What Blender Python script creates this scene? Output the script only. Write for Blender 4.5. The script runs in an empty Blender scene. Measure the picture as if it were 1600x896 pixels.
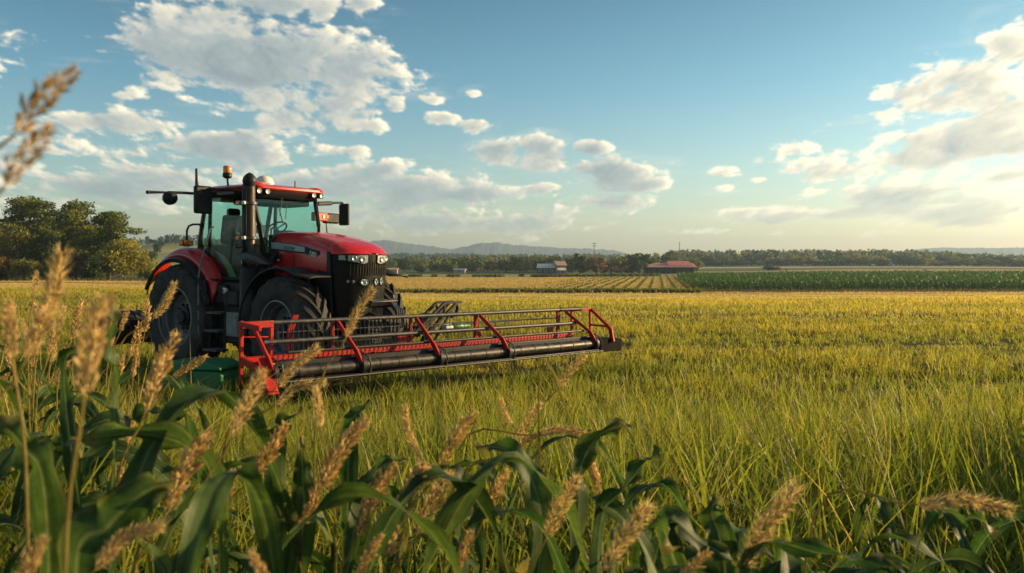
import bpy, math, random
import numpy as np

# ------------------------------------------------------------------ camera, sky, sun, exposure
scene = bpy.context.scene
COL = scene.collection
R = math.radians
F, CAM_H, HORIZON = 1300.0, 2.0, 412.0          # focal length in photo pixels, camera height, horizon row

cam_data = bpy.data.cameras.new("camera")
cam = bpy.data.objects.new("camera", cam_data)
COL.objects.link(cam)
cam.location = (0, 0, CAM_H)
cam.rotation_euler = (R(90), 0, 0)
cam_data.sensor_width = 36
cam_data.lens = F / 1600 * 36
cam_data.shift_y = -(448 - HORIZON) / 1600
cam_data.clip_start = 0.05
cam_data.clip_end = 20000
cam_data.dof.use_dof = True
cam_data.dof.focus_distance = 6.5
cam_data.dof.aperture_fstop = 4.8
scene.camera = cam

SUN_AZ, SUN_EL = 72.0, 15.0                      # azimuth measured from the view direction (+Y) towards +X
sun_vec = np.array([math.sin(R(SUN_AZ)) * math.cos(R(SUN_EL)), math.cos(R(SUN_AZ)) * math.cos(R(SUN_EL)), math.sin(R(SUN_EL))])
sd = bpy.data.lights.new("sun", 'SUN')
sd.energy = 5.0
sd.angle = R(0.6)
sd.color = (1.0, 0.68, 0.34)
sun = bpy.data.objects.new("sun", sd)
COL.objects.link(sun)
sun.location = (60, 20, 40)
sun.rotation_euler = (R(90 - SUN_EL), 0, R(180 - SUN_AZ))

scene.view_settings.view_transform = 'Standard'
scene.view_settings.look = 'None'
scene.view_settings.exposure = 0.9
scene.view_settings.gamma = 1.0
scene.view_settings.use_curve_mapping = False
scene.render.engine = 'CYCLES'
scene.cycles.use_denoising = True
scene.cycles.max_bounces = 8
scene.cycles.transparent_max_bounces = 16
scene.cycles.volume_bounces = 0

rng = np.random.default_rng(7)
random.seed(7)


# ---- cloud cover and cloud light, worked out as noise fields over (azimuth, elevation) of the sky
def value_noise(x, y, seed):
    g = np.random.default_rng(seed).random((256, 256)).astype(np.float32)
    xi = np.floor(x).astype(np.int32); yi = np.floor(y).astype(np.int32)
    fx = (x - xi).astype(np.float32); fy = (y - yi).astype(np.float32)
    fx = fx * fx * (3 - 2 * fx); fy = fy * fy * (3 - 2 * fy)
    x0 = xi & 255; x1 = (xi + 1) & 255; y0 = yi & 255; y1 = (yi + 1) & 255
    return (g[y0, x0] * (1 - fx) + g[y0, x1] * fx) * (1 - fy) + (g[y1, x0] * (1 - fx) + g[y1, x1] * fx) * fy


def fbm(x, y, seed, octaves=6, gain=0.5, billow=False):
    s = 0; a = 1; tot = 0
    ang = 0.6
    for o in range(octaves):
        n = value_noise(x + 17.3 * o, y + 9.1 * o, seed + o)
        if billow:
            n = np.abs(n * 2 - 1)
        s = s + a * n; tot += a; a *= gain
        x, y = (x * math.cos(ang) - y * math.sin(ang)) * 2.03, (x * math.sin(ang) + y * math.cos(ang)) * 2.03
    return s / tot


AZ0, AZ1, EL0, EL1 = R(-62), R(62), R(-1.0), R(44)
CW, CH = 2200, 820


def build_clouds():
    az = np.linspace(AZ0, AZ1, CW, dtype=np.float32)[None, :].repeat(CH, 0)
    el = np.linspace(EL0, EL1, CH, dtype=np.float32)[:, None].repeat(CW, 1)
    e = np.maximum(el, 0.0)
    k = 1.0 / (e + 0.10)
    # coordinates on a flat cloud deck, eased near the horizon
    cx = np.sin(az) * np.cos(el) * k * 5.2
    cy = -np.log(e + 0.05) * 9.0
    wx = fbm(cx * 0.6, cy * 0.6, 91, 3) - 0.5
    wy = fbm(cx * 0.6 + 40, cy * 0.6, 97, 3) - 0.5
    n_big = fbm(cx * 0.7 + wx, cy * 0.5 + wy, 11, 5)
    ix = az * 13 * (1 + .16 / (e + .12)); iy = 19 * (e + .16 * np.log(e + .12))
    n_puff = fbm(ix + wx * .8, iy + wy * .8, 31, 6, 0.52, billow=True)
    n_wisp = fbm(ix * .55 + iy * .25, iy * 2.2 - ix * .12, 51, 6, 0.58)
    n_fine = fbm(ix * 4 + wx * 2, iy * 4 + wy * 2, 71, 4, 0.6)
    u = np.tan(az); v = np.tan(el) / np.cos(az)
    px = 800 + F * u; py = HORIZON - F * v
    blobs = [(400, 90, 200, 70, 1.1), (560, 105, 105, 42, 1.1), (300, 55, 190, 55, .85), (190, 45, 130, 45, .55), (430, 8, 90, 30, .9),
             (485, 185, 115, 36, 1.05), (420, 150, 110, 36, .9), (200, 190, 150, 28, 1.0), (100, 205, 110, 42, .85), (330, 226, 160, 30, 1.0),
             (490, 236, 75, 20, 1), (290, 262, 220, 32, .95), (140, 300, 220, 44, .92), (540, 288, 170, 34, 1.1), (640, 300, 100, 25, 1),
             (740, 304, 62, 17, 1.0), (680, 346, 160, 20, 1.05), (800, 354, 120, 13, .9), (590, 340, 110, 18, .9), (40, 250, 130, 60, .85),
             (-100, 150, 200, 120, .6), (-250, 260, 300, 90, .7),
             (205, 150, 30, 15, 1), (500, 25, 26, 17, .9), (567, 8, 24, 22, .9), (620, 165, 19, 13, .95), (590, 203, 23, 13, .95),
             (675, 158, 25, 11, .8), (690, 183, 32, 13, 1), (745, 196, 26, 13, 1), (743, 146, 20, 9, .9), (605, 262, 28, 9, .9), (560, 237, 23, 12, .9),
             (848, 240, 46, 26, 1.1), (782, 239, 44, 18, 1), (922, 231, 30, 11, .9), (970, 270, 78, 23, 1.1), (1030, 285, 24, 11, .9),
             (960, 319, 62, 13, 1), (850, 297, 24, 9, .7), (1135, 272, 30, 10, .9), (1130, 297, 26, 10, .9), (1187, 282, 20, 8, .85),
             (1590, 65, 62, 46, 1.1), (1505, 128, 100, 42, 1.12), (1440, 152, 80, 34, 1.05), (1570, 160, 90, 34, 1.05), (1388, 177, 46, 13, .9),
             (1500, 222, 170, 32, 1.2), (1330, 266, 125, 20, 1.15), (1430, 246, 130, 28, 1.15), (1570, 210, 100, 36, 1.1), (1255, 232, 40, 11, .85),
             (1430, 306, 200, 18, 1.1), (1300, 336, 160, 13, 1.05), (1500, 336, 170, 22, 1.1), (1230, 342, 90, 12, 1.05), (1585, 274, 50, 15, 1),
             (1350, 366, 220, 8, .7), (1100, 361, 90, 7, .6), (1720, 120, 90, 40, .8), (860, 372, 120, 6, .5), (1560, 366, 140, 10, .7)]
    cov = np.zeros_like(px)
    for bx, by, rx, ry, s in blobs:
        q = np.sqrt(((px - bx) / (rx * 1.25)) ** 2 + ((py - by) / (ry * 1.3)) ** 2)
        if rx < 35: s = s + .28                                    # small single puffs
        cov = np.maximum(cov, s * np.clip(1.25 - q, 0, 1) ** 0.8)
    high = np.clip((el - R(22)) / R(8), 0, 1)                      # loose cover above and beside the frame
    cov = np.maximum(cov, high * np.clip(n_big * 2.6 - 1.05, 0, 1) * 0.9)
    dens = cov * 0.98 + (n_big - 0.5) * 1.15 + (n_puff - 0.36) * 0.85 + (n_wisp - .5) * 1.15 + (n_fine - .5) * .62 - 0.50
    dens = np.where(cov <= 0.01, -1, dens)
    dens_px = np.clip(dens, 0, 1)
    # light: march towards the sun (to larger azimuth, a little upward)
    tau = np.zeros_like(dens_px); w = 1.0
    for st in (3, 6, 11, 19, 31, 47):
        sh = np.roll(dens_px, (-int(st * 0.30), -st), (0, 1))
        tau = tau + sh * w
        w *= 0.92
    under = np.zeros_like(dens_px)
    for st in (4, 9, 16, 26):
        under = under + np.roll(dens_px, -st, 0)
    core = np.zeros_like(dens_px)
    for dx, dy in ((9, 0), (-9, 0), (0, 8), (0, -8), (18, 6), (-18, -6), (14, -9), (-14, 9), (0, 0)):
        core = core + np.roll(dens_px, (dy, dx), (0, 1))
    core = core / 9
    light = np.exp(-tau * 0.50) * 0.74 + np.exp(-core * 2.6) * 0.42 - under * 0.02 + .34 * np.clip((az - R(6)) / R(20), 0, 1)
    light = light + (n_puff - 0.36) * 0.55 + (n_fine - .5) * .25
    alpha = np.clip(dens * 2.5, 0, 1)
    alpha = alpha * alpha * (3 - 2 * alpha)
    alpha = np.maximum(alpha * 0.97, np.clip(n_wisp * 2.0 - .95, 0, 1) * .22 * np.clip(cov * 3, 0, 1))
    return alpha.astype(np.float32), np.clip(light, 0, 1.3).astype(np.float32)


alpha, light = build_clouds()
cloud_img = bpy.data.images.new("cloud_field", CW, CH, alpha=True, float_buffer=True)
cloud_img.colorspace_settings.name = 'Non-Color'
buf = np.ones((CH, CW, 4), np.float32)
buf[..., 0] = alpha; buf[..., 1] = light; buf[..., 2] = 0
cloud_img.pixels.foreach_set(buf.ravel())
cloud_img.update()

world = bpy.data.worlds.new("World")
scene.world = world
world.use_nodes = True
wt = world.node_tree
wt.nodes.clear()


def N(tree, kind, **kw):
    n = tree.nodes.new(kind)
    for k, v in kw.items():
        if k.startswith('i_'):
            key = k[2:]
            n.inputs[int(key) if key.isdigit() else key].default_value = v
        else:
            setattr(n, k, v)
    return n


def L(tree, a, b):
    tree.links.new(a, b)


def math_node(tree, op, a, b=None):
    n = tree.nodes.new('ShaderNodeMath'); n.operation = op
    for i, x in enumerate((a, b)):
        if x is None: continue
        if isinstance(x, (int, float)): n.inputs[i].default_value = x
        else: tree.links.new(x, n.inputs[i])
    return n.outputs[0]


def mix_col(tree, fac, a, b, blend='MIX'):
    n = tree.nodes.new('ShaderNodeMix'); n.data_type = 'RGBA'; n.blend_type = blend
    for sock, x in ((n.inputs[0], fac), (n.inputs[6], a), (n.inputs[7], b)):
        if isinstance(x, (int, float)): sock.default_value = x
        elif isinstance(x, tuple): sock.default_value = x if len(x) == 4 else (*x, 1)
        else: tree.links.new(x, sock)
    return n.outputs[2]


SKY_STRENGTH = 0.098
w_out = N(wt, 'ShaderNodeOutputWorld')
w_bg = N(wt, 'ShaderNodeBackground', i_Strength=SKY_STRENGTH)
sky = N(wt, 'ShaderNodeTexSky', sky_type='NISHITA', sun_disc=False, sun_elevation=R(SUN_EL), sun_rotation=R(SUN_AZ), air_density=1.0, dust_density=1.6, ozone_density=2.2, altitude=100)
geo = N(wt, 'ShaderNodeNewGeometry')
neg = N(wt, 'ShaderNodeVectorMath', operation='SCALE'); neg.inputs['Scale'].default_value = -1.0
L(wt, geo.outputs['Incoming'], neg.inputs[0])
sep = N(wt, 'ShaderNodeSeparateXYZ')
L(wt, neg.outputs[0], sep.inputs[0])
azn = math_node(wt, 'ARCTAN2', sep.outputs[0], sep.outputs[1])
eln = math_node(wt, 'ARCSINE', sep.outputs[2])
uu = math_node(wt, 'DIVIDE', math_node(wt, 'SUBTRACT', azn, AZ0), AZ1 - AZ0)
vv = math_node(wt, 'DIVIDE', math_node(wt, 'SUBTRACT', eln, EL0), EL1 - EL0)
cmb = N(wt, 'ShaderNodeCombineXYZ')
L(wt, uu, cmb.inputs[0]); L(wt, vv, cmb.inputs[1])
ctex = N(wt, 'ShaderNodeTexImage', image=cloud_img, extension='MIRROR', interpolation='Cubic')
L(wt, cmb.outputs[0], ctex.inputs[0])
csep = N(wt, 'ShaderNodeSeparateColor')
L(wt, ctex.outputs[0], csep.inputs[0])
# sky tint: a warm pale band at the horizon, teal higher up
tint = N(wt, 'ShaderNodeValToRGB')
L(wt, math_node(wt, 'MULTIPLY', eln, 1.0 / R(40)), tint.inputs[0])
SKY_RAMP = [(0.0, (1.45, 1.28, 1.00)), (0.10, (1.04, 1.10, .98)), (0.3, (.58, .86, .83)), (0.55, (.30, .54, .54)), (1.0, (.16, .34, .35))]
cr = tint.color_ramp
for i, (p, c) in enumerate(SKY_RAMP):
    el_ = cr.elements[i] if i < 2 else cr.elements.new(p)
    el_.position = p; el_.color = (*c, 1)
sky_c = mix_col(wt, 1.0, sky.outputs[0], tint.outputs[0], 'MULTIPLY')
ramp = N(wt, 'ShaderNodeValToRGB')
L(wt, csep.outputs[1], ramp.inputs[0])
CLOUD_RAMP = [(0.0, (1.7, 2.1, 2.25)), (0.34, (2.7, 3.0, 2.95)), (0.66, (5.0, 4.7, 3.8)), (0.95, (8.0, 7.1, 5.2))]
cr = ramp.color_ramp
for i, (p, c) in enumerate(CLOUD_RAMP):
    el_ = cr.elements[i] if i < 2 else cr.elements.new(p)
    el_.position = p; el_.color = (*c, 1)
# far clouds near the horizon thin into the bright air
fade = N(wt, 'ShaderNodeMapRange'); fade.interpolation_type = 'SMOOTHSTEP'
L(wt, eln, fade.inputs[0])
fade.inputs[1].default_value = R(0.0); fade.inputs[2].default_value = R(7.5); fade.inputs[3].default_value = 0.62; fade.inputs[4].default_value = 1.0
calpha = math_node(wt, 'MULTIPLY', csep.outputs[0], fade.outputs[0])
full = mix_col(wt, calpha, sky_c, ramp.outputs[0])
L(wt, full, w_bg.inputs[0])
L(wt, w_bg.outputs[0], w_out.inputs[0])
world.cycles.sampling_method = 'MANUAL'
world.cycles.sample_map_resolution = 1024


# ------------------------------------------------------------------ materials
def new_mat(name):
    m = bpy.data.materials.new(name)
    m.use_nodes = True
    return m, m.node_tree, m.node_tree.nodes['Principled BSDF']


def paint(name, c, rough=0.4, metal=0.0, coat=0.0, c2=None, scale=6.0, amount=0.35, spec=0.5, bump=0.0, lo=.42, hi=.68):
    """A surface with an uneven second colour (dust, wear) laid over the first by object-space noise."""
    m, t, b = new_mat(name)
    b.inputs['Roughness'].default_value = rough
    b.inputs['Metallic'].default_value = metal
    b.inputs['Coat Weight'].default_value = coat
    b.inputs['Coat Roughness'].default_value = 0.08
    b.inputs['Specular IOR Level'].default_value = spec
    c2 = c2 or tuple(x * 0.7 + 0.02 for x in c)
    tc = N(t, 'ShaderNodeTexCoord')
    nz = N(t, 'ShaderNodeTexNoise', i_Scale=scale, i_Detail=6.0, i_Roughness=0.62)
    L(t, tc.outputs['Object'], nz.inputs['Vector'])
    mr = N(t, 'ShaderNodeMapRange')
    L(t, nz.outputs[0], mr.inputs[0])
    mr.inputs[1].default_value = lo; mr.inputs[2].default_value = hi; mr.inputs[4].default_value = amount
    L(t, mix_col(t, mr.outputs[0], c, c2), b.inputs['Base Color'])
    rr = N(t, 'ShaderNodeMapRange')
    L(t, mr.outputs[0], rr.inputs[0])
    rr.inputs[3].default_value = rough; rr.inputs[4].default_value = min(1, rough + 0.35)
    L(t, rr.outputs[0], b.inputs['Roughness'])
    if bump:
        bp = N(t, 'ShaderNodeBump', i_Strength=bump, i_Distance=0.02)
        L(t, nz.outputs[0], bp.inputs['Height'])
        L(t, bp.outputs[0], b.inputs['Normal'])
    return m


def leafy(name, rough=0.5, translucent=0.45, spec=0.3, gain=1.0, mottle=40.0):
    """Foliage: colour from the mesh's own 'Col' attribute, light passing through the blade."""
    m, t, b = new_mat(name)
    at = N(t, 'ShaderNodeAttribute', attribute_name='Col')
    tc = N(t, 'ShaderNodeTexCoord')
    nz = N(t, 'ShaderNodeTexNoise', i_Scale=mottle, i_Detail=4.0, i_Roughness=.65); L(t, tc.outputs['Object'], nz.inputs['Vector'])
    mr = N(t, 'ShaderNodeMapRange'); L(t, nz.outputs[0], mr.inputs[0]); mr.inputs[1].default_value = .3; mr.inputs[2].default_value = .7; mr.inputs[3].default_value = .68; mr.inputs[4].default_value = 1.3
    vm = N(t, 'ShaderNodeVectorMath', operation='SCALE'); L(t, at.outputs['Color'], vm.inputs[0]); L(t, mr.outputs[0], vm.inputs['Scale'])
    L(t, vm.outputs[0], b.inputs['Base Color'])
    b.inputs['Roughness'].default_value = rough
    b.inputs['Specular IOR Level'].default_value = spec
    tr = N(t, 'ShaderNodeBsdfTranslucent')
    L(t, mix_col(t, 1.0, vm.outputs[0], (1.25 * gain, 1.28 * gain, .78 * gain), 'MULTIPLY'), tr.inputs[0])
    mx = N(t, 'ShaderNodeMixShader', i_Fac=translucent)
    L(t, b.outputs[0], mx.inputs[1]); L(t, tr.outputs[0], mx.inputs[2])
    L(t, mx.outputs[0], t.nodes['Material Output'].inputs[0])
    return m


def thin_glass(name, tint_c, refl=1.0):
    m, t, b = new_mat(name)
    t.nodes.remove(b)
    tr = N(t, 'ShaderNodeBsdfTransparent'); tr.inputs[0].default_value = (*tint_c, 1)
    gl = N(t, 'ShaderNodeBsdfGlossy'); gl.inputs['Roughness'].default_value = 0.03; gl.inputs[0].default_value = (.9 * refl, .95 * refl, .95 * refl, 1)
    lw = N(t, 'ShaderNodeLayerWeight', i_Blend=.5)
    fc = math_node(t, 'ADD', math_node(t, 'MULTIPLY', math_node(t, 'POWER', lw.outputs['Facing'], 4.0), .5), .018)
    mx = N(t, 'ShaderNodeMixShader')
    L(t, fc, mx.inputs[0]); L(t, tr.outputs[0], mx.inputs[1]); L(t, gl.outputs[0], mx.inputs[2])
    L(t, mx.outputs[0], t.nodes['Material Output'].inputs[0])
    return m


M = {}
M['red'] = paint('red_paint', (.52, .008, .010), .30, coat=.5, c2=(.36, .05, .03), scale=3.5, amount=.5)
M['red_frame'] = paint('red_frame_paint', (.42, .010, .006), .42, spec=.3, c2=(.22, .035, .02), scale=9, amount=.6)
M['black'] = paint('black_plastic', (.013, .014, .017), .45, c2=(.026, .024, .022), scale=5, amount=.45, spec=.28)
M['gloss_black'] = paint('black_gloss_panel', (.004, .005, .007), .3, spec=.25, c2=(.012, .011, .011), scale=4, amount=.4)
M['matte_black'] = paint('matte_black', (.006, .006, .007), .8, c2=(.012, .011, .01), spec=.08)
M['roller'] = paint('black_roller', (.020, .020, .022), .36, metal=.35, c2=(.06, .05, .04), scale=7, amount=.7)
M['steel'] = paint('dark_steel', (.06, .065, .075), .38, metal=.6, c2=(.16, .13, .1), scale=9, amount=.5)
M['bar'] = paint('grey_bar', (.030, .034, .042), .42, metal=.25, c2=(.15, .13, .11), scale=12, amount=.4)
M['worn_steel'] = paint('worn_bright_steel', (.11, .105, .10), .42, metal=.6, c2=(.06, .05, .04), scale=9, amount=.9)
M['tyre'] = paint('tyre_rubber', (.016, .016, .018), .75, c2=(.10, .08, .058), scale=3.2, amount=.55, bump=.25)
M['rim'] = paint('rim_grey', (.11, .12, .14), .5, metal=.2, c2=(.07, .065, .06), scale=6, amount=.6)
M['grey'] = paint('mid_grey', (.2, .21, .22), .5, c2=(.12, .11, .1), scale=8, amount=.5)
M['silver'] = paint('silver_strip', (.30, .38, .43), .35, metal=.4, c2=(.24, .30, .33), scale=6, amount=.5)
M['stack'] = paint('exhaust_metal', (.035, .03, .028), .36, metal=.6, c2=(.08, .055, .038), scale=4, amount=.7)
M['glass'] = thin_glass('cab_glass', (.79, .945, .925))
M['lens'] = thin_glass('lamp_lens', (.93, .95, .96))
M['chrome'] = paint('reflector', (.62, .62, .60), .25, metal=.35, c2=(.12, .12, .12), scale=16, amount=.7)
M['amber'] = paint('amber_lens', (.85, .22, .02), .2, coat=.5, c2=(.7, .14, .01), scale=20, amount=.5)
M['white'] = paint('off_white', (.72, .71, .66), .45, c2=(.5, .47, .4), scale=8, amount=.5)
M['seat'] = paint('seat_cloth', (.018, .02, .024), .9, spec=.1, c2=(.03, .03, .03), scale=20)
M['tan'] = paint('tan_trim', (.28, .24, .15), .6, c2=(.2, .17, .12), scale=10, amount=.5)
M['green_box'] = paint('green_paint', (.010, .17, .06), .45, coat=.1, c2=(.05, .16, .06), scale=6, amount=.5)
M['ivory'] = paint('lettering_white', (.75, .75, .72), .5, amount=.1)
M['grass'] = leafy('grass_blade', .5, .52, .3)
M['broad_leaf'] = leafy('broad_leaf', .55, .42, .26)
M['ear'] = leafy('dry_ear', .7, .45, .15, 1.0)
M['foliage'] = leafy('tree_foliage', .6, .35, .2)
M['bark'] = paint('bark', (.09, .07, .055), .9, c2=(.05, .04, .03), scale=14, amount=.8, bump=.5)


# ------------------------------------------------------------------ mesh helpers
def unit(v):
    v = np.asarray(v, float)
    return v / (np.linalg.norm(v) + 1e-12)


class MB:
    """Collects shapes; build() links them as ONE mesh object."""
    def __init__(s): s.v = []; s.f = []

    def add(s, vs, fs):
        o = len(s.v)
        s.v += [tuple(map(float, p)) for p in vs]
        s.f += [tuple(i + o for i in f) for f in fs]
        return s

    def box(s, c, d, rot=None):
        c = np.array(c, float); h = np.array(d, float) / 2
        vs = np.array([[x, y, z] for x in (-1, 1) for y in (-1, 1) for z in (-1, 1)]) * h
        if rot is not None: vs = vs @ np.array(rot).T
        return s.add(vs + c, [(0, 1, 3, 2), (4, 6, 7, 5), (0, 4, 5, 1), (2, 3, 7, 6), (0, 2, 6, 4), (1, 5, 7, 3)])

    def bar(s, p, q, w, h, up=(0, 0, 1)):
        p = np.array(p, float); q = np.array(q, float); t = unit(q - p)
        a = unit(np.cross(t, up)); b = np.cross(a, t)
        vs = [o + a * x * w / 2 + b * y * h / 2 for o in (p, q) for x, y in ((-1, -1), (1, -1), (1, 1), (-1, 1))]
        return s.add(vs, [(0, 3, 2, 1), (4, 5, 6, 7)] + [(i, (i + 1) % 4, 4 + (i + 1) % 4, 4 + i) for i in range(4)])

    def tube(s, pts, r, n=10, cap=True):
        pts = [np.array(p, float) for p in pts]
        rs = r if hasattr(r, '__len__') else [r] * len(pts)
        rings = []; a = None
        for i, p in enumerate(pts):
            t = unit(pts[min(i + 1, len(pts) - 1)] - pts[max(i - 1, 0)])
            if a is None:
                a = unit(np.cross(t, (0, 0, 1) if abs(t[2]) < .9 else (1, 0, 0)))
            else:
                a = unit(a - t * (a @ t))
            b = np.cross(t, a)
            rings.append([p + (a * math.cos(k * 2 * math.pi / n) + b * math.sin(k * 2 * math.pi / n)) * rs[i] for k in range(n)])
        vs = [p for ring in rings for p in ring]
        fs = [(i * n + k, i * n + (k + 1) % n, (i + 1) * n + (k + 1) % n, (i + 1) * n + k) for i in range(len(pts) - 1) for k in range(n)]
        if cap:
            fs += [tuple(range(n))[::-1], tuple((len(pts) - 1) * n + k for k in range(n))]
        return s.add(vs, fs)

    def prism(s, poly, y0, y1):
        """Extrude an (x, z) outline from y0 to y1."""
        n = len(poly)
        vs = [(x, y0, z) for x, z in poly] + [(x, y1, z) for x, z in poly]
        return s.add(vs, [tuple(range(n)), tuple(range(2 * n - 1, n - 1, -1))] + [(i, n + i, n + (i + 1) % n, (i + 1) % n) for i in range(n)])

    def lathe(s, prof, o, axis=(0, 1, 0), n=32, closed=False):
        """prof: (radius, offset along axis)."""
        ax = unit(axis); a = unit(np.cross(ax, (0, 0, 1) if abs(ax[2]) < .9 else (1, 0, 0))); b = np.cross(ax, a); o = np.array(o, float)
        m = len(prof)
        vs = [o + ax * t + (a * math.cos(k * 2 * math.pi / n) + b * math.sin(k * 2 * math.pi / n)) * r for r, t in prof for k in range(n)]
        fs = [(i * n + k, i * n + (k + 1) % n, ((i + 1) % m) * n + (k + 1) % n, ((i + 1) % m) * n + k) for i in range(m if closed else m - 1) for k in range(n)]
        return s.add(vs, fs)

    def ball(s, c, r, n=14, m=8):
        r = np.array(r if hasattr(r, '__len__') else (r, r, r), float); c = np.array(c, float)
        vs = [c + r * (math.sin(math.pi * i / m) * math.cos(2 * math.pi * k / n), math.sin(math.pi * i / m) * math.sin(2 * math.pi * k / n), math.cos(math.pi * i / m)) for i in range(m + 1) for k in range(n)]
        return s.add(vs, [(i * n + k, (i + 1) * n + k, (i + 1) * n + (k + 1) % n, i * n + (k + 1) % n) for i in range(m) for k in range(n)])

    def grid(s, rows, thick=None):
        """Surface through rows of points; thick gives it a second skin offset by that vector."""
        m, n = len(rows), len(rows[0])
        vs = [p for r in rows for p in r]
        fs = [(i * n + j, i * n + j + 1, (i + 1) * n + j + 1, (i + 1) * n + j) for i in range(m - 1) for j in range(n - 1)]
        if thick is None: return s.add(vs, fs)
        off = np.array(thick, float); k = m * n
        vs = [np.array(p, float) for p in vs]; vs2 = [p + off for p in vs]
        fs2 = [tuple(k + i for i in f[::-1]) for f in fs]
        rim = [i * n for i in range(m)] , [i * n + n - 1 for i in range(m)], list(range(n)), list(range((m - 1) * n, m * n))
        for e in rim:
            fs2 += [(a, b, k + b, k + a) for a, b in zip(e, e[1:])]
        return s.add(vs + vs2, fs + fs2)

    def mirror_y(s):
        n = len(s.v)
        s.v += [(x, -y, z) for x, y, z in s.v]
        s.f += [tuple(i + n for i in f[::-1]) for f in s.f]
        return s

    def build(s, name, mat, parent=None, bevel=0.0, angle=38, col=None):
        me = bpy.data.meshes.new(name)
        me.from_pydata(s.v, [], s.f)
        me.validate()
        import bmesh
        bm = bmesh.new(); bm.from_mesh(me)
        bmesh.ops.recalc_face_normals(bm, faces=bm.faces)
        bm.to_mesh(me); bm.free()
        me.materials.append(mat)
        me.shade_smooth()
        me.set_sharp_from_angle(angle=R(angle))
        if col is not None: color_attr(me, col)
        ob = bpy.data.objects.new(name, me)
        COL.objects.link(ob)
        ob.parent = parent
        if bevel:
            b = ob.modifiers.new('edge', 'BEVEL'); b.width = bevel; b.segments = 2; b.limit_method = 'ANGLE'; b.angle_limit = R(40)
        return ob


def color_attr(me, cols):
    a = me.color_attributes.new('Col', 'FLOAT_COLOR', 'POINT')
    c = np.ones((len(me.vertices), 4), np.float32); c[:, :3] = cols
    a.data.foreach_set('color', c.ravel())


def np_mesh(name, V, faces, mat, cols=None, parent=None, smooth=False, link=True):
    """faces: int array (n, 3) or (n, 4), or a list of such arrays."""
    if not isinstance(faces, list): faces = [faces]
    me = bpy.data.meshes.new(name)
    V = np.asarray(V, np.float32)
    me.vertices.add(len(V)); me.vertices.foreach_set('co', V.ravel())
    loops = np.concatenate([f.ravel() for f in faces]).astype(np.int32)
    counts = np.concatenate([np.full(len(f), f.shape[1], np.int32) for f in faces])
    starts = np.concatenate([[0], np.cumsum(counts)[:-1]]).astype(np.int32)
    me.loops.add(len(loops)); me.loops.foreach_set('vertex_index', loops)
    me.polygons.add(len(counts)); me.polygons.foreach_set('loop_start', starts); me.polygons.foreach_set('loop_total', counts)
    me.polygons.foreach_set('use_smooth', np.full(len(counts), smooth, bool))
    me.update(calc_edges=True)
    me.materials.append(mat)
    if cols is not None: color_attr(me, cols)
    ob = bpy.data.objects.new(name, me)
    if link: COL.objects.link(ob)
    ob.parent = parent
    return ob


def tag(o, label=None, cat=None, group=None, kind=None):
    for k, v in (('label', label), ('category', cat), ('group', group), ('kind', kind)):
        if v: o[k] = v
    return o


def thing(name, label, cat, loc=(0, 0, 0), rotz=0.0, group=None):
    o = bpy.data.objects.new(name, None)
    COL.objects.link(o)
    o.location = loc; o.rotation_euler = (0, 0, rotz)
    o.empty_display_size = 0.2
    return tag(o, label, cat, group)


def part(name, parent):
    o = bpy.data.objects.new(name, None)
    COL.objects.link(o)
    o.parent = parent
    o.empty_display_size = 0.1
    return o


def copy_tree(o, parent=None):
    c = o.copy(); COL.objects.link(c); c.parent = parent
    for ch in [x for x in o.children]: copy_tree(ch, c)
    return c


def at(px, py, d):
    """The world point seen at photo pixel (px, py) at depth d."""
    return np.array([(px - 800) / F * d, d, CAM_H - (py - HORIZON) / F * d])


# ------------------------------------------------------------------ terrain
DS = np.array([0, 40, 100, 150, 250, 300, 430, 500, 700, 1000, 1500, 2500, 7000.])
PX = np.array([-600, 120, 262, 620, 900, 1080, 1350, 1700, 2300.])
ZT = np.array([
    [0, -.2, -.5, -.8, -.8, -.3, 1, 3, 8, 14, 20, 30, 30],
    [0, -.2, -.5, -.8, -.8, -.3, 1, 3, 8, 14, 20, 30, 30],
    [0, -.2, -.6, -.9, -.8, 0, 3, 7, 19, 24, 30, 30, 30],
    [0, -.5, -2, -3.2, -3.5, -3.4, -3.2, -2.2, .6, 4, 12, 20, 20],
    [0, -.5, -2, -3.2, -3.4, -3.4, -2.9, -2.2, 1, 6, 9, 12, 12],
    [0, -.5, -2, -3.2, -3.2, -3.2, -2.8, -2.2, .6, 7, 10, 12, 12],
    [0, -.5, -2, -3.1, -2.9, -2.6, -1.5, -1.0, .6, 8, 12, 12, 12],
    [0, -.5, -2, -3.1, -2.9, -2.6, -1.5, -1.2, -.6, 1, 3, 8, 8],
    [0, -.5, -2, -3.1, -2.9, -2.6, -1.5, -1.2, -.6, 1, 3, 8, 8]])


def smooth_idx(v, knots):
    i = np.clip(np.searchsorted(knots, v) - 1, 0, len(knots) - 2)
    t = np.clip((v - knots[i]) / (knots[i + 1] - knots[i]), 0, 1)
    return i, t


def zt(x, y):
    x = np.asarray(x, float); y = np.asarray(y, float)
    p = 800 + F * x / np.maximum(y, 8.0)
    i, s = smooth_idx(np.clip(p, -600, 2300), PX)
    s = s * s * (3 - 2 * s)
    j, t = smooth_idx(np.clip(y, 0, 7000), DS)
    a = ZT[i, j] * (1 - t) + ZT[i, j + 1] * t
    b = ZT[i + 1, j] * (1 - t) + ZT[i + 1, j + 1] * t
    z = a * (1 - s) + b * s
    bump = (value_noise(x / 9.0, y / 9.0, 5) - .5) * .12 + (value_noise(x / 70.0, y / 70.0, 6) - .5) * .5 * np.clip(y / 150 - .6, 0, 1)
    return z + bump * np.clip((y - 20) / 20, 0, 1)


def ground_point(px, d):
    x = (px - 800) / F * d
    return np.array([x, d, float(zt(x, d))])


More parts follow.
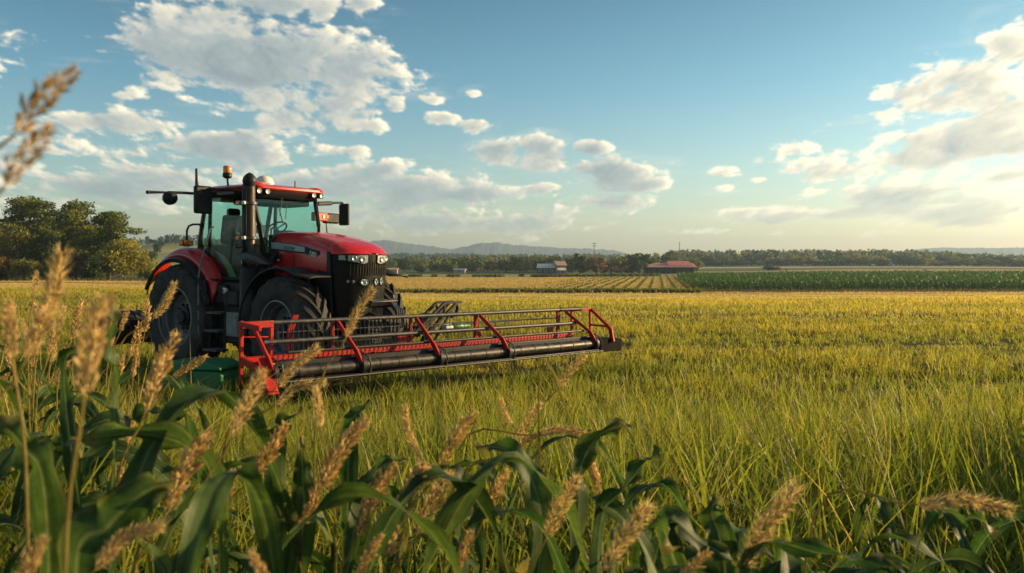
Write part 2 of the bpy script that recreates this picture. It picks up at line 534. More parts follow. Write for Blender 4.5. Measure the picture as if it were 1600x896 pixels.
# ------------------------------------------------------------------ ground
def sinh_axis(n, a, b, mid, k):
    t = np.linspace(-1, 1, n)
    s = np.sinh(k * t) / math.sinh(k)
    return np.where(s < 0, mid + s * (mid - a), mid + s * (b - mid))


def ramp_node(t, fac, stops, interp='LINEAR'):
    r = N(t, 'ShaderNodeValToRGB')
    r.color_ramp.interpolation = interp
    for i, (p, c) in enumerate(stops):
        e = r.color_ramp.elements[i] if i < 2 else r.color_ramp.elements.new(p)
        e.position = p; e.color = (*c, 1)
    L(t, fac, r.inputs[0])
    return r.outputs[0]


def ground_material():
    m, t, b = new_mat('field_ground')
    tc = N(t, 'ShaderNodeTexCoord')
    sp = N(t, 'ShaderNodeSeparateXYZ'); L(t, tc.outputs['Object'], sp.inputs[0])
    X, Y = sp.outputs[0], sp.outputs[1]
    n1 = N(t, 'ShaderNodeTexNoise', i_Scale=.045, i_Detail=5.0); L(t, tc.outputs['Object'], n1.inputs['Vector'])
    n2 = N(t, 'ShaderNodeTexNoise', i_Scale=.9, i_Detail=8.0, i_Roughness=.7); L(t, tc.outputs['Object'], n2.inputs['Vector'])
    n3 = N(t, 'ShaderNodeTexNoise', i_Scale=14.0, i_Detail=6.0, i_Roughness=.7); L(t, tc.outputs['Object'], n3.inputs['Vector'])
    wob = math_node(t, 'MULTIPLY', math_node(t, 'SUBTRACT', n1.outputs[0], .5), 14.0)
    yy = math_node(t, 'ADD', math_node(t, 'ADD', Y, wob), math_node(t, 'MULTIPLY', X, -.03))
    k = math_node(t, 'DIVIDE', yy, 1000.0)
    meadow, soil, gold, brown, hedge, pale, dk = (.17, .16, .035), (.035, .034, .016), (.46, .31, .075), (.24, .15, .06), (.06, .09, .025), (.36, .33, .12), (.07, .11, .035)
    right = ramp_node(t, k, [(0, soil), (.03, soil), (.06, meadow), (.105, (.30, .26, .05)), (.122, gold), (.130, brown), (.138, gold), (.148, (.40, .28, .08)), (.30, (.36, .27, .09)), (.31, gold), (.46, (.42, .30, .10)), (.468, dk), (.55, dk), (.56, (.42, .40, .33)), (.60, (.40, .38, .31)), (.61, (.12, .15, .05)), (.8, dk), (1, dk)])
    center = ramp_node(t, k, [(0, soil), (.03, soil), (.06, meadow), (.105, (.34, .28, .05)), (.122, gold), (.131, brown), (.139, gold), (.27, gold), (.30, (.33, .22, .08)), (.315, (.40, .29, .09)), (.338, (.16, .19, .05)), (.36, pale), (.385, (.30, .27, .1)), (.40, (.12, .16, .05)), (.45, dk), (1, (.09, .12, .04))])
    left = ramp_node(t, k, [(0, soil), (.03, soil), (.06, meadow), (.085, (.40, .30, .06)), (.1, gold), (.112, brown), (.122, (.42, .30, .09)), (.136, (.16, .15, .05)), (.15, (.05, .07, .025)), (.21, (.06, .08, .03)), (.3, pale), (.38, (.22, .26, .07)), (.43, (.42, .38, .14)), (.52, (.20, .26, .07)), (.58, (.40, .38, .14)), (.66, (.2, .25, .07)), (.74, dk), (1, dk)])
    pr = math_node(t, 'DIVIDE', X, math_node(t, 'MAXIMUM', Y, 8.0))
    f1 = N(t, 'ShaderNodeMapRange'); L(t, pr, f1.inputs[0]); f1.inputs[1].default_value = -.34; f1.inputs[2].default_value = -.24
    f2 = N(t, 'ShaderNodeMapRange'); L(t, pr, f2.inputs[0]); f2.inputs[1].default_value = .185; f2.inputs[2].default_value = .215
    c = mix_col(t, f2.outputs[0], mix_col(t, f1.outputs[0], left, center), right)
    # drilling rows in the fields, running away from the near edge
    rot = N(t, 'ShaderNodeMapping'); rot.inputs['Rotation'].default_value = (0, 0, R(10)); L(t, tc.outputs['Object'], rot.inputs['Vector'])
    wv = N(t, 'ShaderNodeTexWave', i_Scale=.13, i_Distortion=1.2, i_Detail=2.0); wv.inputs['Detail Scale'].default_value = .4; L(t, rot.outputs[0], wv.inputs['Vector'])
    c = mix_col(t, math_node(t, 'MULTIPLY', wv.outputs[1], .22), c, (.20, .15, .05))
    v = N(t, 'ShaderNodeMapRange'); L(t, n2.outputs[0], v.inputs[0]); v.inputs[1].default_value = .3; v.inputs[2].default_value = .7; v.inputs[3].default_value = .72; v.inputs[4].default_value = 1.25
    v3 = N(t, 'ShaderNodeMapRange'); L(t, n3.outputs[0], v3.inputs[0]); v3.inputs[1].default_value = .3; v3.inputs[2].default_value = .7; v3.inputs[3].default_value = .75; v3.inputs[4].default_value = 1.2
    gcol = N(t, 'ShaderNodeCombineColor')
    vv_ = math_node(t, 'MULTIPLY', v.outputs[0], v3.outputs[0])
    for i in range(3): L(t, vv_, gcol.inputs[i])
    L(t, mix_col(t, 1.0, c, gcol.outputs[0], 'MULTIPLY'), b.inputs['Base Color'])
    b.inputs['Roughness'].default_value = .95
    b.inputs['Specular IOR Level'].default_value = .1
    bp = N(t, 'ShaderNodeBump', i_Strength=.9, i_Distance=.25); L(t, n2.outputs[0], bp.inputs['Height']); L(t, bp.outputs[0], b.inputs['Normal'])
    return m


xs = sinh_axis(200, -4900, 4900, 0, 6.0); ys = sinh_axis(230, -250, 4900, 60, 5.2)
GX, GY = np.meshgrid(xs, ys)
V = np.stack([GX, GY, zt(GX, GY)], -1).reshape(-1, 3)
i = np.arange(len(ys) - 1)[:, None] * len(xs) + np.arange(len(xs) - 1)[None]
Fq = np.stack([i, i + 1, i + 1 + len(xs), i + len(xs)], -1).reshape(-1, 4)
tag(np_mesh('ground', V, Fq, ground_material(), smooth=True), kind='structure')

# ------------------------------------------------------------------ far hills
M['hill'] = paint('hill_woodland', (.022, .042, .034), .9, c2=(.04, .055, .035), scale=.03, amount=.8)
def ridge(name, pts, d, depth, rough, seed):
    pts = np.array(pts, float)
    pxs = np.linspace(pts[0, 0], pts[-1, 0], 420)
    top = CAM_H - (np.interp(pxs, pts[:, 0], pts[:, 1]) - HORIZON) / F * d
    jag = (fbm(pxs / 5.0, pxs * 0, seed, 4, .6) - .5) * rough + (value_noise(pxs / 1.3, pxs * 0, seed + 9) - .5) * rough * .5
    rows = []
    for f, h in ((-1.0, 0.0), (-.7, .35), (-.4, .68), (-.15, .9), (-.02, 1.0), (0, 1.0), (.4, .7), (1.0, .0)):
        dd = d + f * depth
        x = (pxs - 800) / F * dd
        z = (top * h + jag * (1 if h > .95 else .1) * (h > 0) + (fbm(pxs / 14.0, pxs * 0 + f * 7, seed + 3, 4) - .5) * 14 * (0 < h < .95)) - 6 * (h == 0)
        rows.append(np.stack([x, np.full_like(x, dd), z], -1))
    V = np.concatenate(rows); n = len(pxs)
    i = np.arange(len(rows) - 1)[:, None] * n + np.arange(n - 1)[None]
    return tag(np_mesh(name, V, np.stack([i, i + 1, i + 1 + n, i + n], -1).reshape(-1, 4), M['hill'], smooth=False), kind='structure')


ridge('hills', [(380, 398), (480, 384), (560, 379), (600, 376), (640, 381), (675, 385), (705, 390), (730, 385), (745, 381), (775, 379), (800, 383), (840, 385), (880, 388), (920, 389), (960, 392), (1000, 400), (1050, 408)], 4100, 700, 9, 3)
ridge('hills', [(1300, 404), (1380, 398), (1430, 390), (1470, 387), (1520, 388), (1600, 387), (1700, 385), (1850, 388), (2000, 398)], 4300, 600, 8, 13)
ridge('hills', [(-500, 380), (-200, 370), (0, 372), (150, 376), (240, 376), (300, 378), (380, 386), (480, 398)], 2500, 500, 7, 23)

# ------------------------------------------------------------------ trees
def leaf_cloud(clumps, n, size, ca, cb, seed, flat=0.0):
    """Rhombic leaf sprays scattered through a list of ellipsoids (x, y, z, rx, ry, rz)."""
    g = np.random.default_rng(seed)
    cl = np.array(clumps, float)
    vol = (cl[:, 3] * cl[:, 4] * cl[:, 5]) ** .67
    k = g.choice(len(cl), n, p=vol / vol.sum())
    d = g.normal(size=(n, 3)); d /= np.linalg.norm(d, axis=1, keepdims=True)
    r = g.random(n) ** .38
    P = cl[k, :3] + d * cl[k, 3:6] * r[:, None] * (1 + .10 * g.normal(size=(n, 1)))
    a = g.normal(size=(n, 3)); a[:, 2] *= (1 - flat); a /= np.linalg.norm(a, axis=1, keepdims=True)
    b = np.cross(a, g.normal(size=(n, 3))); b /= np.linalg.norm(b, axis=1, keepdims=True)
    s = size * (0.55 + .9 * g.random(n))[:, None]
    V = np.stack([P - a * s * .6, P + b * s * .32, P + a * s * .6, P - b * s * .32], 1).reshape(-1, 3)
    tone = np.clip(g.random(len(cl))[k] * .65 + g.random(n) * .5 - .05, 0, 1)[:, None]
    C = np.array(ca) * (1 - tone) + np.array(cb) * tone
    C = np.repeat(C * (.8 + .4 * g.random((n, 1))), 4, 0)
    return V, np.arange(4 * n).reshape(n, 4), C


def crown_clumps(seed, style, n=16):
    """Unit tree: height 1, width 1, foot at the origin."""
    g = np.random.default_rng(seed)
    out = []
    if style == 'layered':
        for i in range(n):
            h = .42 + .55 * (i + g.random()) / n
            a = g.random() * 2 * math.pi
            reach = (.42 * math.sin(min(1, (1.06 - h) / .5) * math.pi / 2) + .03) * (.25 + .75 * g.random())
            rr = .10 + .09 * g.random()
            out.append((reach * math.cos(a), reach * math.sin(a), h, rr * 1.15, rr * 1.15, rr * .40))
        out.append((0, 0, .55, .22, .22, .16))
    elif style == 'round':
        for i in range(n):
            z = -.9 + 1.9 * (i + .5) / n; a = i * 2.4 + g.random()
            q = math.sqrt(max(.04, 1 - z * z)); rr = .13 + .10 * g.random()
            out.append((q * .36 * math.cos(a), q * .36 * math.sin(a), .55 + .36 * z, rr, rr, rr * .72))
        out.append((0, 0, .5, .30, .30, .34))
    elif style == 'bush':
        for i in range(n):
            a = g.random() * 6.28; q = g.random() ** .6 * .38; rr = .12 + .10 * g.random()
            out.append((q * math.cos(a), q * math.sin(a), .18 + .66 * g.random() * (1 - q), rr, rr, rr * .9))
        out.append((0, 0, .35, .34, .34, .30))
    else:   # column
        for i in range(n):
            h = .12 + .82 * (i + g.random()) / n; a = g.random() * 6.28; rr = .16 + .1 * g.random(); q = .26 * (1.05 - abs(h - .45))
            out.append((q * math.cos(a), q * math.sin(a), h, rr, rr, .09))
    return out


def trunk_mb(clumps, H, W, r0, seed, limbs=7, fork=.36):
    g = np.random.default_rng(seed)
    t = MB()
    t.tube([(0, 0, -.2), (g.normal() * .01 * W, g.normal() * .01 * W, H * fork * .5), (g.normal() * .02 * W, .02 * W, H * fork), (.02 * W, 0, H * .62), (0, 0, H * .8)], [r0 * 1.3, r0, r0 * .85, r0 * .5, r0 * .15], 8)
    order = list(range(len(clumps))); g.shuffle(order)
    for i in order[:limbs]:
        c = clumps[i]
        e = np.array([c[0] * W, c[1] * W, c[2] * H]); s0 = np.array([0, 0, max(H * fork * .8, min(H * .6, e[2] * .7))])
        m = (s0 + e) / 2 + np.array([0, 0, -.03 * H])
        t.tube([s0, m, e], [r0 * .5, r0 * .3, r0 * .1], 6, False)
    return t


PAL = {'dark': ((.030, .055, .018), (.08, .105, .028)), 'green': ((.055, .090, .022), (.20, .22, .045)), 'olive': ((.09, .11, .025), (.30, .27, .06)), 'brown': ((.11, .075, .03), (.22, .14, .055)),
       'bluegreen': ((.025, .048, .026), (.06, .085, .04)), 'sunny': ((.15, .16, .03), (.40, .35, .07)), 'light': ((.09, .11, .025), (.24, .24, .06))}  # sunny puts a sunlit look into the leaf colours


def tree(name, label, x, y, H, W, style, pal, n, leaf, seed, cat='tree', group=None, r0=None, limbs=8):
    cl = crown_clumps(seed, style, 26 if n > 3000 else 15)
    root = thing(name, label, cat, (x, y, float(zt(x, y))), 0, group)
    trunk_mb(cl, H, W, r0 or H * .022, seed, limbs).build('trunk', M['bark'], root)
    sc_ = [(a * W, b * W, c * H, d * W, e * W, f * H) for a, b, c, d, e, f in cl]
    V, Fq, C = leaf_cloud(sc_, n, leaf, *PAL[pal], seed, .35 if style == 'layered' else 0)
    np_mesh('crown', V, Fq, M['foliage'], C, root)
    return root


def top_h(px, d, top_px):
    x = (px - 800) / F * d
    return x, CAM_H - (top_px - HORIZON) / F * d - float(zt(x, d))


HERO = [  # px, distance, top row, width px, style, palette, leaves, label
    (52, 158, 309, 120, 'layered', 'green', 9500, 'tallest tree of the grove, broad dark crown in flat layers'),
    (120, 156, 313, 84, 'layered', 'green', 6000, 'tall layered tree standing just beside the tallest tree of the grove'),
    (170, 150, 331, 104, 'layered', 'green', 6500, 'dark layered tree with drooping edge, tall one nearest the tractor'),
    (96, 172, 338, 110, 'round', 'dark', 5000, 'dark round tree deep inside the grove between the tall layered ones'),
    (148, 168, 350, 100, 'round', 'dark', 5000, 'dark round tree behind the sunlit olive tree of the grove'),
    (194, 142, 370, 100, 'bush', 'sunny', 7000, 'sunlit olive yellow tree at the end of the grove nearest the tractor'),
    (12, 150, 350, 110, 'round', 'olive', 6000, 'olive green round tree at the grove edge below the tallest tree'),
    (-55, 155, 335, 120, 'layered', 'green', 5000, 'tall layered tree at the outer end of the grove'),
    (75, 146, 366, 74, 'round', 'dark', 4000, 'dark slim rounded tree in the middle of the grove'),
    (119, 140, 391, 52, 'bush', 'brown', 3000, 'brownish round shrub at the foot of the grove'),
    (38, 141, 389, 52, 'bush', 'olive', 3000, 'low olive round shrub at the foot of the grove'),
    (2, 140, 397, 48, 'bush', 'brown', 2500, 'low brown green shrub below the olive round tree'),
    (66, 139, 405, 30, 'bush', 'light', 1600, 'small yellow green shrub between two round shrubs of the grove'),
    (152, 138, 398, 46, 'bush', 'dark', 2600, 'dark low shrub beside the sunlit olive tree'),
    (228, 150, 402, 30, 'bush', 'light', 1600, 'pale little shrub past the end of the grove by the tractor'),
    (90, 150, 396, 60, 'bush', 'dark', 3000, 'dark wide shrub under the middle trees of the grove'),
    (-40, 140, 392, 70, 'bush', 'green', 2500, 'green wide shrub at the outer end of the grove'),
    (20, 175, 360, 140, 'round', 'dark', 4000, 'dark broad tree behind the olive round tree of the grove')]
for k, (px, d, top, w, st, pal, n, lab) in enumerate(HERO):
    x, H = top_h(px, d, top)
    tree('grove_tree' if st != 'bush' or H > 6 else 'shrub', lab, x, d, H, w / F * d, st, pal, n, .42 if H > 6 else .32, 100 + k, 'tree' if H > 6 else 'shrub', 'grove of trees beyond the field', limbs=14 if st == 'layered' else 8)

# shared far trees: one of each kind is built, the rest are copies of it
def far_proto(kind, style, pal, seed):
    cl = crown_clumps(seed, style, 14)
    root = bpy.data.objects.new('far_tree', None)
    COL.objects.link(root)
    trunk_mb(cl, 1, 1, .03, seed, 5).build('trunk', M['bark'], root)
    V, Fq, C = leaf_cloud(cl, 900, .10, *PAL[pal], seed)
    np_mesh('crown', V, Fq, M['foliage'], C, root)
    return root


PROTO = {}
fresh = {}
def far_tree(px, d, top, w, kind, label, group, jit=None):
    style, pal = kind
    key = (style, pal, (int(px) // 7) % 2)
    if key not in PROTO:
        PROTO[key] = far_proto(key, style, pal, 300 + len(PROTO) * 7); o = PROTO[key]
    else:
        o = copy_tree(PROTO[key])
    x, H = top_h(px, d, top)
    o.location = (x, d, float(zt(x, d)) - .1)
    W = w / F * d
    o.scale = (W, W, max(H, 1.5)); o.rotation_euler = (0, 0, (px * 1.7) % 6.28)
    tag(o, label, 'tree', group)
    return o


G1 = 'hazy trees of the far tree line'
SPECIAL = [
    (906, 395, 395, 30, ('column', 'dark'), 'dark narrow tree standing first in the clump beside the brown trees'),
    (932, 392, 400, 42, ('round', 'brown'), 'reddish brown autumn tree next to the dark narrow tree'),
    (954, 395, 402, 40, ('bush', 'brown'), 'brown broad tree between the reddish tree and the paler ones'),
    (970, 398, 402, 36, ('round', 'olive'), 'pale olive tree among the autumn clump near the barn'),
    (981, 400, 403, 26, ('bush', 'brown'), 'light brown tree of the autumn clump closest to the barn'),
    (998, 402, 396, 52, ('round', 'dark'), 'big dark green tree standing right beside the red roofed barn'),
    (1022, 440, 402, 30, ('round', 'light'), 'light green tree rising behind the lower roof of the barn'),
    (1050, 445, 401, 36, ('round', 'green'), 'green tree rising behind the raised roof of the barn'),
    (1082, 430, 403, 34, ('round', 'light'), 'light green tree at the far end of the barn'),
    (1040, 470, 399, 34, ('round', 'bluegreen'), 'bluish tree furthest behind the barn roof'),
    (893, 425, 402, 30, ('round', 'bluegreen'), 'bluish round tree beside the brick house gable'),
    (840, 445, 399, 30, ('round', 'green'), 'green tree rising behind the white house roof'),
    (866, 450, 400, 34, ('round', 'dark'), 'dark tree rising behind the brick house'),
    (812, 432, 401, 38, ('round', 'dark'), 'dark blue green round tree on the near side of the white house'),
    (745, 436, 402, 26, ('round', 'green'), 'green tree just past the little pink shed'),
    (700, 440, 404, 30, ('round', 'green'), 'green tree just before the little pink shed'),
    (838, 330, 427.5, 20, ('bush', 'dark'), 'low dark shrub on the field bank in front of the white house'),
    (852, 325, 427, 22, ('bush', 'dark'), 'wide low dark shrub on the bank below the brick house'),
    (815, 340, 429.5, 12, ('bush', 'dark'), 'tiny dark shrub alone on the field bank'),
    (1203, 480, 412.5, 26, ('bush', 'dark'), 'small dark shrub clump alone at the back of the corn field'),
    (1215, 480, 415, 16, ('bush', 'olive'), 'small olive shrub touching the dark clump behind the corn')]
for px, d, top, w, kd, lab in SPECIAL: far_tree(px, d, top, w, kd, lab, None)
gk = np.random.default_rng(77)
for px in np.arange(612, 905, 10.5):
    kd = [('round', 'green'), ('round', 'bluegreen'), ('bush', 'olive'), ('round', 'dark'), ('bush', 'green')][int(gk.integers(5))]
    far_tree(px + gk.normal() * 3, 435 + gk.random() * 60, 401.5 + 12 * gk.random() ** .8, 16 + gk.random() * 26, kd, 'hazy round tree in the far tree line beyond the golden field', G1)
G2 = 'trees along the edge of the far forest'
for px in np.arange(1098, 1700, 12.5):
    kd = [('round', 'green'), ('round', 'bluegreen'), ('bush', 'olive'), ('round', 'dark'), ('round', 'olive'), ('bush', 'bluegreen')][int(gk.integers(6))]
    far_tree(px + gk.normal() * 4, 640 + gk.random() * 40, 397 + gk.random() * 11 + (3 if px > 1480 else 0), 20 + gk.random() * 22, kd, 'round tree at the forest edge beyond the corn field', G2)
G3 = 'small trees on the hillside behind the tractor'
for px, d, top in ((236, 430, 392), (246, 520, 380), (252, 640, 377), (262, 700, 374), (282, 720, 375), (292, 620, 380), (240, 700, 374), (275, 460, 400)):
    far_tree(px, d, top, 14 if d > 500 else 20, ('round', 'bluegreen' if d > 500 else 'dark'), 'small hazy tree on the terraced hillside behind the tractor', G3)

# woodland too far off to count
def forest(name, zones, seed, leaves, leaf):
    g = np.random.default_rng(seed)
    Vs, Fs, Cs, off = [], [], [], 0
    for p0, p1, d0, d1, n, h0, h1, pals in zones:
        for _ in range(n):
            d = d0 + (d1 - d0) * g.random(); px = p0 + (p1 - p0) * g.random()
            x = (px - 800) / F * d; H = h0 + (h1 - h0) * g.random(); W = H * (.55 + .4 * g.random())
            cl = [(c[0] * W + x, c[1] * W + d, c[2] * H + float(zt(x, d)), c[3] * W, c[4] * W, c[5] * H) for c in crown_clumps(int(g.integers(1e6)), 'round' if g.random() < .6 else ('column' if g.random() < .4 else 'bush'), 7)]
            V, Fq, C = leaf_cloud(cl, leaves, leaf * H, *PAL[pals[int(g.integers(len(pals)))]], int(g.integers(1e6)))
            Vs.append(V); Fs.append(Fq + off); Cs.append(C); off += len(V)
    return tag(np_mesh(name, np.concatenate(Vs), np.concatenate(Fs), M['foliage'], np.concatenate(Cs)), 'distant woodland covering the low rise beyond the fields', 'woodland', kind='stuff')


forest('forest', [(600, 1000, 490, 900, 190, 5, 8.5, ('green', 'bluegreen', 'dark', 'olive')), (560, 800, 1350, 1650, 230, 7, 10, ('dark', 'bluegreen')), (780, 1060, 900, 1200, 110, 7, 9, ('green', 'bluegreen', 'olive')),
                  (1040, 1500, 690, 1120, 520, 8, 12.5, ('green', 'bluegreen', 'dark', 'olive')), (1480, 1800, 690, 900, 130, 8, 11, ('green', 'bluegreen', 'dark')), (1400, 1850, 1300, 1700, 160, 9, 13, ('dark', 'bluegreen')),
                  (-200, 300, 780, 1000, 130, 8, 12, ('dark', 'bluegreen', 'green')), (300, 600, 500, 1200, 120, 8, 12, ('dark', 'green'))], 5, 70, .20)

# ------------------------------------------------------------------ buildings and masts
M['red_roof'] = paint('faded_red_roof', (.68, .20, .17), .6, c2=(.70, .36, .32), scale=.5, amount=.7)
M['wood'] = paint('weathered_wood', (.10, .085, .07), .85, c2=(.05, .045, .04), scale=2, amount=.7)
M['render'] = paint('white_render', (.70, .69, .66), .7, c2=(.5, .48, .44), scale=1.2, amount=.5)
M['brick'] = paint('brick_wall', (.36, .20, .13), .85, c2=(.28, .15, .10), scale=3, amount=.7)
M['pink'] = paint('pink_board', (.52, .27, .22), .8, c2=(.42, .2, .16), scale=2, amount=.6)
M['tan_wall'] = paint('tan_board', (.42, .28, .20), .85, c2=(.34, .22, .15), scale=2, amount=.6)
M['window'] = paint('dark_window', (.02, .025, .03), .15, c2=(.04, .05, .06), scale=2)
M['pole'] = paint('grey_pole', (.10, .10, .10), .7, c2=(.16, .14, .12), scale=2)


def gable_house(name, label, px, d, W, D, H, RH, wall, roof, rot=0.0, cat='house', win=2, chimney=False):
    g = ground_point(px, d)
    o = thing(name, label, cat, g, rot)
    MB().box((0, 0, H / 2 - .3), (W, D, H + .6)).build('wall', M[wall], o)
    r = MB(); e = .4
    r.add([(-W / 2 - e, -D / 2 - e, H - .1), (W / 2 + e, -D / 2 - e, H - .1), (W / 2 + e, 0, H + RH), (-W / 2 - e, 0, H + RH), (-W / 2 - e, D / 2 + e, H - .1), (W / 2 + e, D / 2 + e, H - .1)], [(0, 1, 2, 3), (3, 2, 5, 4), (0, 3, 4), (1, 5, 2), (0, 4, 5, 1)])
    ro = r.build('roof', M[roof], o)
    if chimney: MB().box((W * .25, 0, H + RH), (.7, .7, 1.6)).build('chimney', M['brick'], ro)
    for k in range(win):
        x = -W / 2 + W * (k + .5) / win
        f = MB().box((x, -D / 2 - .03, H * .55), (1.2, .1, 1.4)).build('window_frame', M['render'], o)
        MB().box((x, -D / 2 - .07, H * .55), (.95, .1, 1.15)).build('pane', M['window'], f)
    return o


b0 = ground_point(1046, 404)
barn = thing('barn', 'long open barn with faded red sheet roof in two levels beyond the golden field', 'barn', b0, R(3))
W2 = 11.6
for k in range(9):
    x = -W2 + .6 + k * (2 * W2 - 1.2) / 8
    MB().bar((x, -4.4, -.5), (x, -4.4, 3.6), .28, .28, (0, 1, 0)).build('post', M['wood'], barn)
MB().box((0, 4.2, 1.6), (2 * W2, .2, 4.2)).build('rear_wall', M['wood'], barn)
for s in (-1, 1): MB().box((s * W2 * .99, 1.5, 1.6), (.2, 5.6, 4.2)).build('end_wall', M['wood'], barn)
MB().add([(-W2 - .6, -5.2, 3.3), (W2 + .6, -5.2, 3.3), (W2 + .6, 4.6, 5.0), (-W2 - .6, 4.6, 5.0), (-W2 - .6, -5.2, 3.5), (W2 + .6, -5.2, 3.5), (W2 + .6, 4.6, 5.2), (-W2 - .6, 4.6, 5.2)], [(0, 1, 2, 3), (4, 5, 6, 7), (0, 1, 5, 4), (1, 2, 6, 5), (2, 3, 7, 6), (3, 0, 4, 7)]).build('lower_roof', M['red_roof'], barn)
ur = MB(); ur.add([(-1.4, -3.9, 4.0), (10.8, -3.9, 4.0), (9.6, .5, 6.2), (-.9, .5, 6.2), (-1.4, 4.6, 5.25), (10.8, 4.6, 5.25)], [(0, 1, 2, 3), (3, 2, 5, 4), (0, 3, 4), (1, 5, 2)]); uo = ur.build('upper_roof', M['red_roof'], barn)
rb = MB()
for k in range(24): rb.bar((-W2 + k * 1.01, -5.22, 3.53), (-W2 + k * 1.01, 4.5, 5.23), .12, .07)
rb.build('roof_rib', M['render'], barn)
MB().bar((-W2 - .6, -5.25, 3.35), (W2 + .6, -5.25, 3.35), .12, .3).build('gutter', M['render'], barn)
for k in range(5): MB().box((-8 + k * 4, .5, .9), (2.2, 2.6, 2.0)).build('stored_bale', M['wood'], barn)

gable_house('farmhouse', 'small white roofed farmhouse half hidden among the far trees', 854, 412, 8.5, 7, 3.0, 2.0, 'wood', 'render', R(-8), 'house', 3)
gable_house('brick_house', 'brick house with pale porch beside the white roofed farmhouse', 874, 410, 5.0, 6, 4.2, 2.2, 'brick', 'tan_wall', R(20), 'house', 1, True)
gable_house('brick_shed', 'small brick and white shed in front of the brick house', 877, 398, 3.4, 3, 2.0, 1.0, 'brick', 'render', R(15), 'shed', 1)
gable_house('pink_shed', 'little pink shed with pale roof at the far tree line', 719, 432, 6.0, 4, 2.0, .6, 'pink', 'render', R(-10), 'shed', 1)
gable_house('tan_barn', 'low tan barn just past the nose of the tractor', 604, 400, 10.5, 6, 2.4, .6, 'tan_wall', 'tan_wall', R(4), 'barn', 2)
gable_house('white_villa', 'white villa among trees at the edge of the far forest', 1376, 652, 6, 5, 2.2, 1.5, 'render', 'render', R(10), 'house', 3)
gable_house('white_cottage', 'white cottage beside the villa at the forest edge', 1388, 650, 5, 4, 2.0, 1.2, 'render', 'render', R(-15), 'house', 2)
gable_house('hill_house', 'pale house alone high on the slope behind the autumn trees', 977, 980, 15, 8, 4, 2.5, 'render', 'render', R(5), 'house', 3)


def mast(name, label, px, d, top, arms, r=.22, cat='pole', group=None):
    x, H = top_h(px, d, top)
    o = thing(name, label, cat, (x, d, float(zt(x, d))), 0, group)
    MB().tube([(0, 0, -.5), (0, 0, H)], [r, r * .45], 6).build('shaft', M['pole'], o)
    for z, w in arms: MB().bar((-w / 2, 0, H - z), (w / 2, 0, H - z), r * .7, r * .7).build('cross_arm', M['pole'], o)
    return o


mast('pylon', 'thin grey power pylon rising above the autumn trees', 928.5, 560, 379, ((.8, 3.2), (2.4, 2.6)), .38, 'pylon')
mast('radio_mast', 'slender dark mast rising straight behind the barn roof', 1061.5, 470, 378, ((1.0, .7),), .34, 'mast')
for px, top in ((265, 366), (277, 368.5)): mast('power_pole', 'wooden power pole with cross arm on the hillside behind the tractor', px, 640, top, ((.6, 4.2), (2.2, 3.2)), .3, 'power pole', 'power poles on the hillside')
for px, d in ((1228.5, 300), (1445, 318), (1219, 320)): 
    x, H = top_h(px, d, 420.5 if px != 1219 else 422.5)
    o = thing('field_post', 'short dark wooden post standing at the back edge of the corn field', 'post', (x, d, float(zt(x, d))), 0, 'posts behind the corn field')
    MB().tube([(0, 0, -.3), (.03, 0, H * .6), (0, 0, H)], [.28, .25, .2], 7).build('shaft', M['wood'], o)
for px in (75, 700): pass

# ------------------------------------------------------------------ haze over the whole valley
hz = MB().box((0, 2300, 75), (11000, 6200, 180)).build('haze', bpy.data.materials.new('haze'), None)
hm = hz.data.materials[0]; hm.use_nodes = True; hm.node_tree.nodes.clear()
pv = N(hm.node_tree, 'ShaderNodeVolumePrincipled'); pv.inputs['Color'].default_value = (.46, .66, .92, 1); pv.inputs['Density'].default_value = .00020; pv.inputs['Anisotropy'].default_value = .25
mo = N(hm.node_tree, 'ShaderNodeOutputMaterial'); L(hm.node_tree, pv.outputs[0], mo.inputs['Volume'])
tag(hz, 'pale haze hanging over the whole valley', 'haze', kind='stuff')


# ------------------------------------------------------------------ tractor
def text_mesh(name, txt, size, mat, parent, loc, rot, depth=0.002, shear=0.0):
    cu = bpy.data.curves.new(name, 'FONT')
    cu.body = txt; cu.size = size; cu.extrude = depth; cu.shear = shear; cu.resolution_u = 2
    tmp = bpy.data.objects.new(name + '_outline', cu)
    COL.objects.link(tmp)
    me = bpy.data.meshes.new_from_object(tmp.evaluated_get(bpy.context.evaluated_depsgraph_get()))
    bpy.data.objects.remove(tmp)
    me.materials.clear(); me.materials.append(mat)
    o = bpy.data.objects.new(name, me); COL.objects.link(o)
    o.parent = parent; o.location = loc; o.rotation_euler = rot
    return o


YAW = R(36.6)
tractor = thing('tractor', 'red and black farm tractor with glazed cab standing behind the wide red header', 'tractor', (-5.625, 16.42, 0), -YAW)


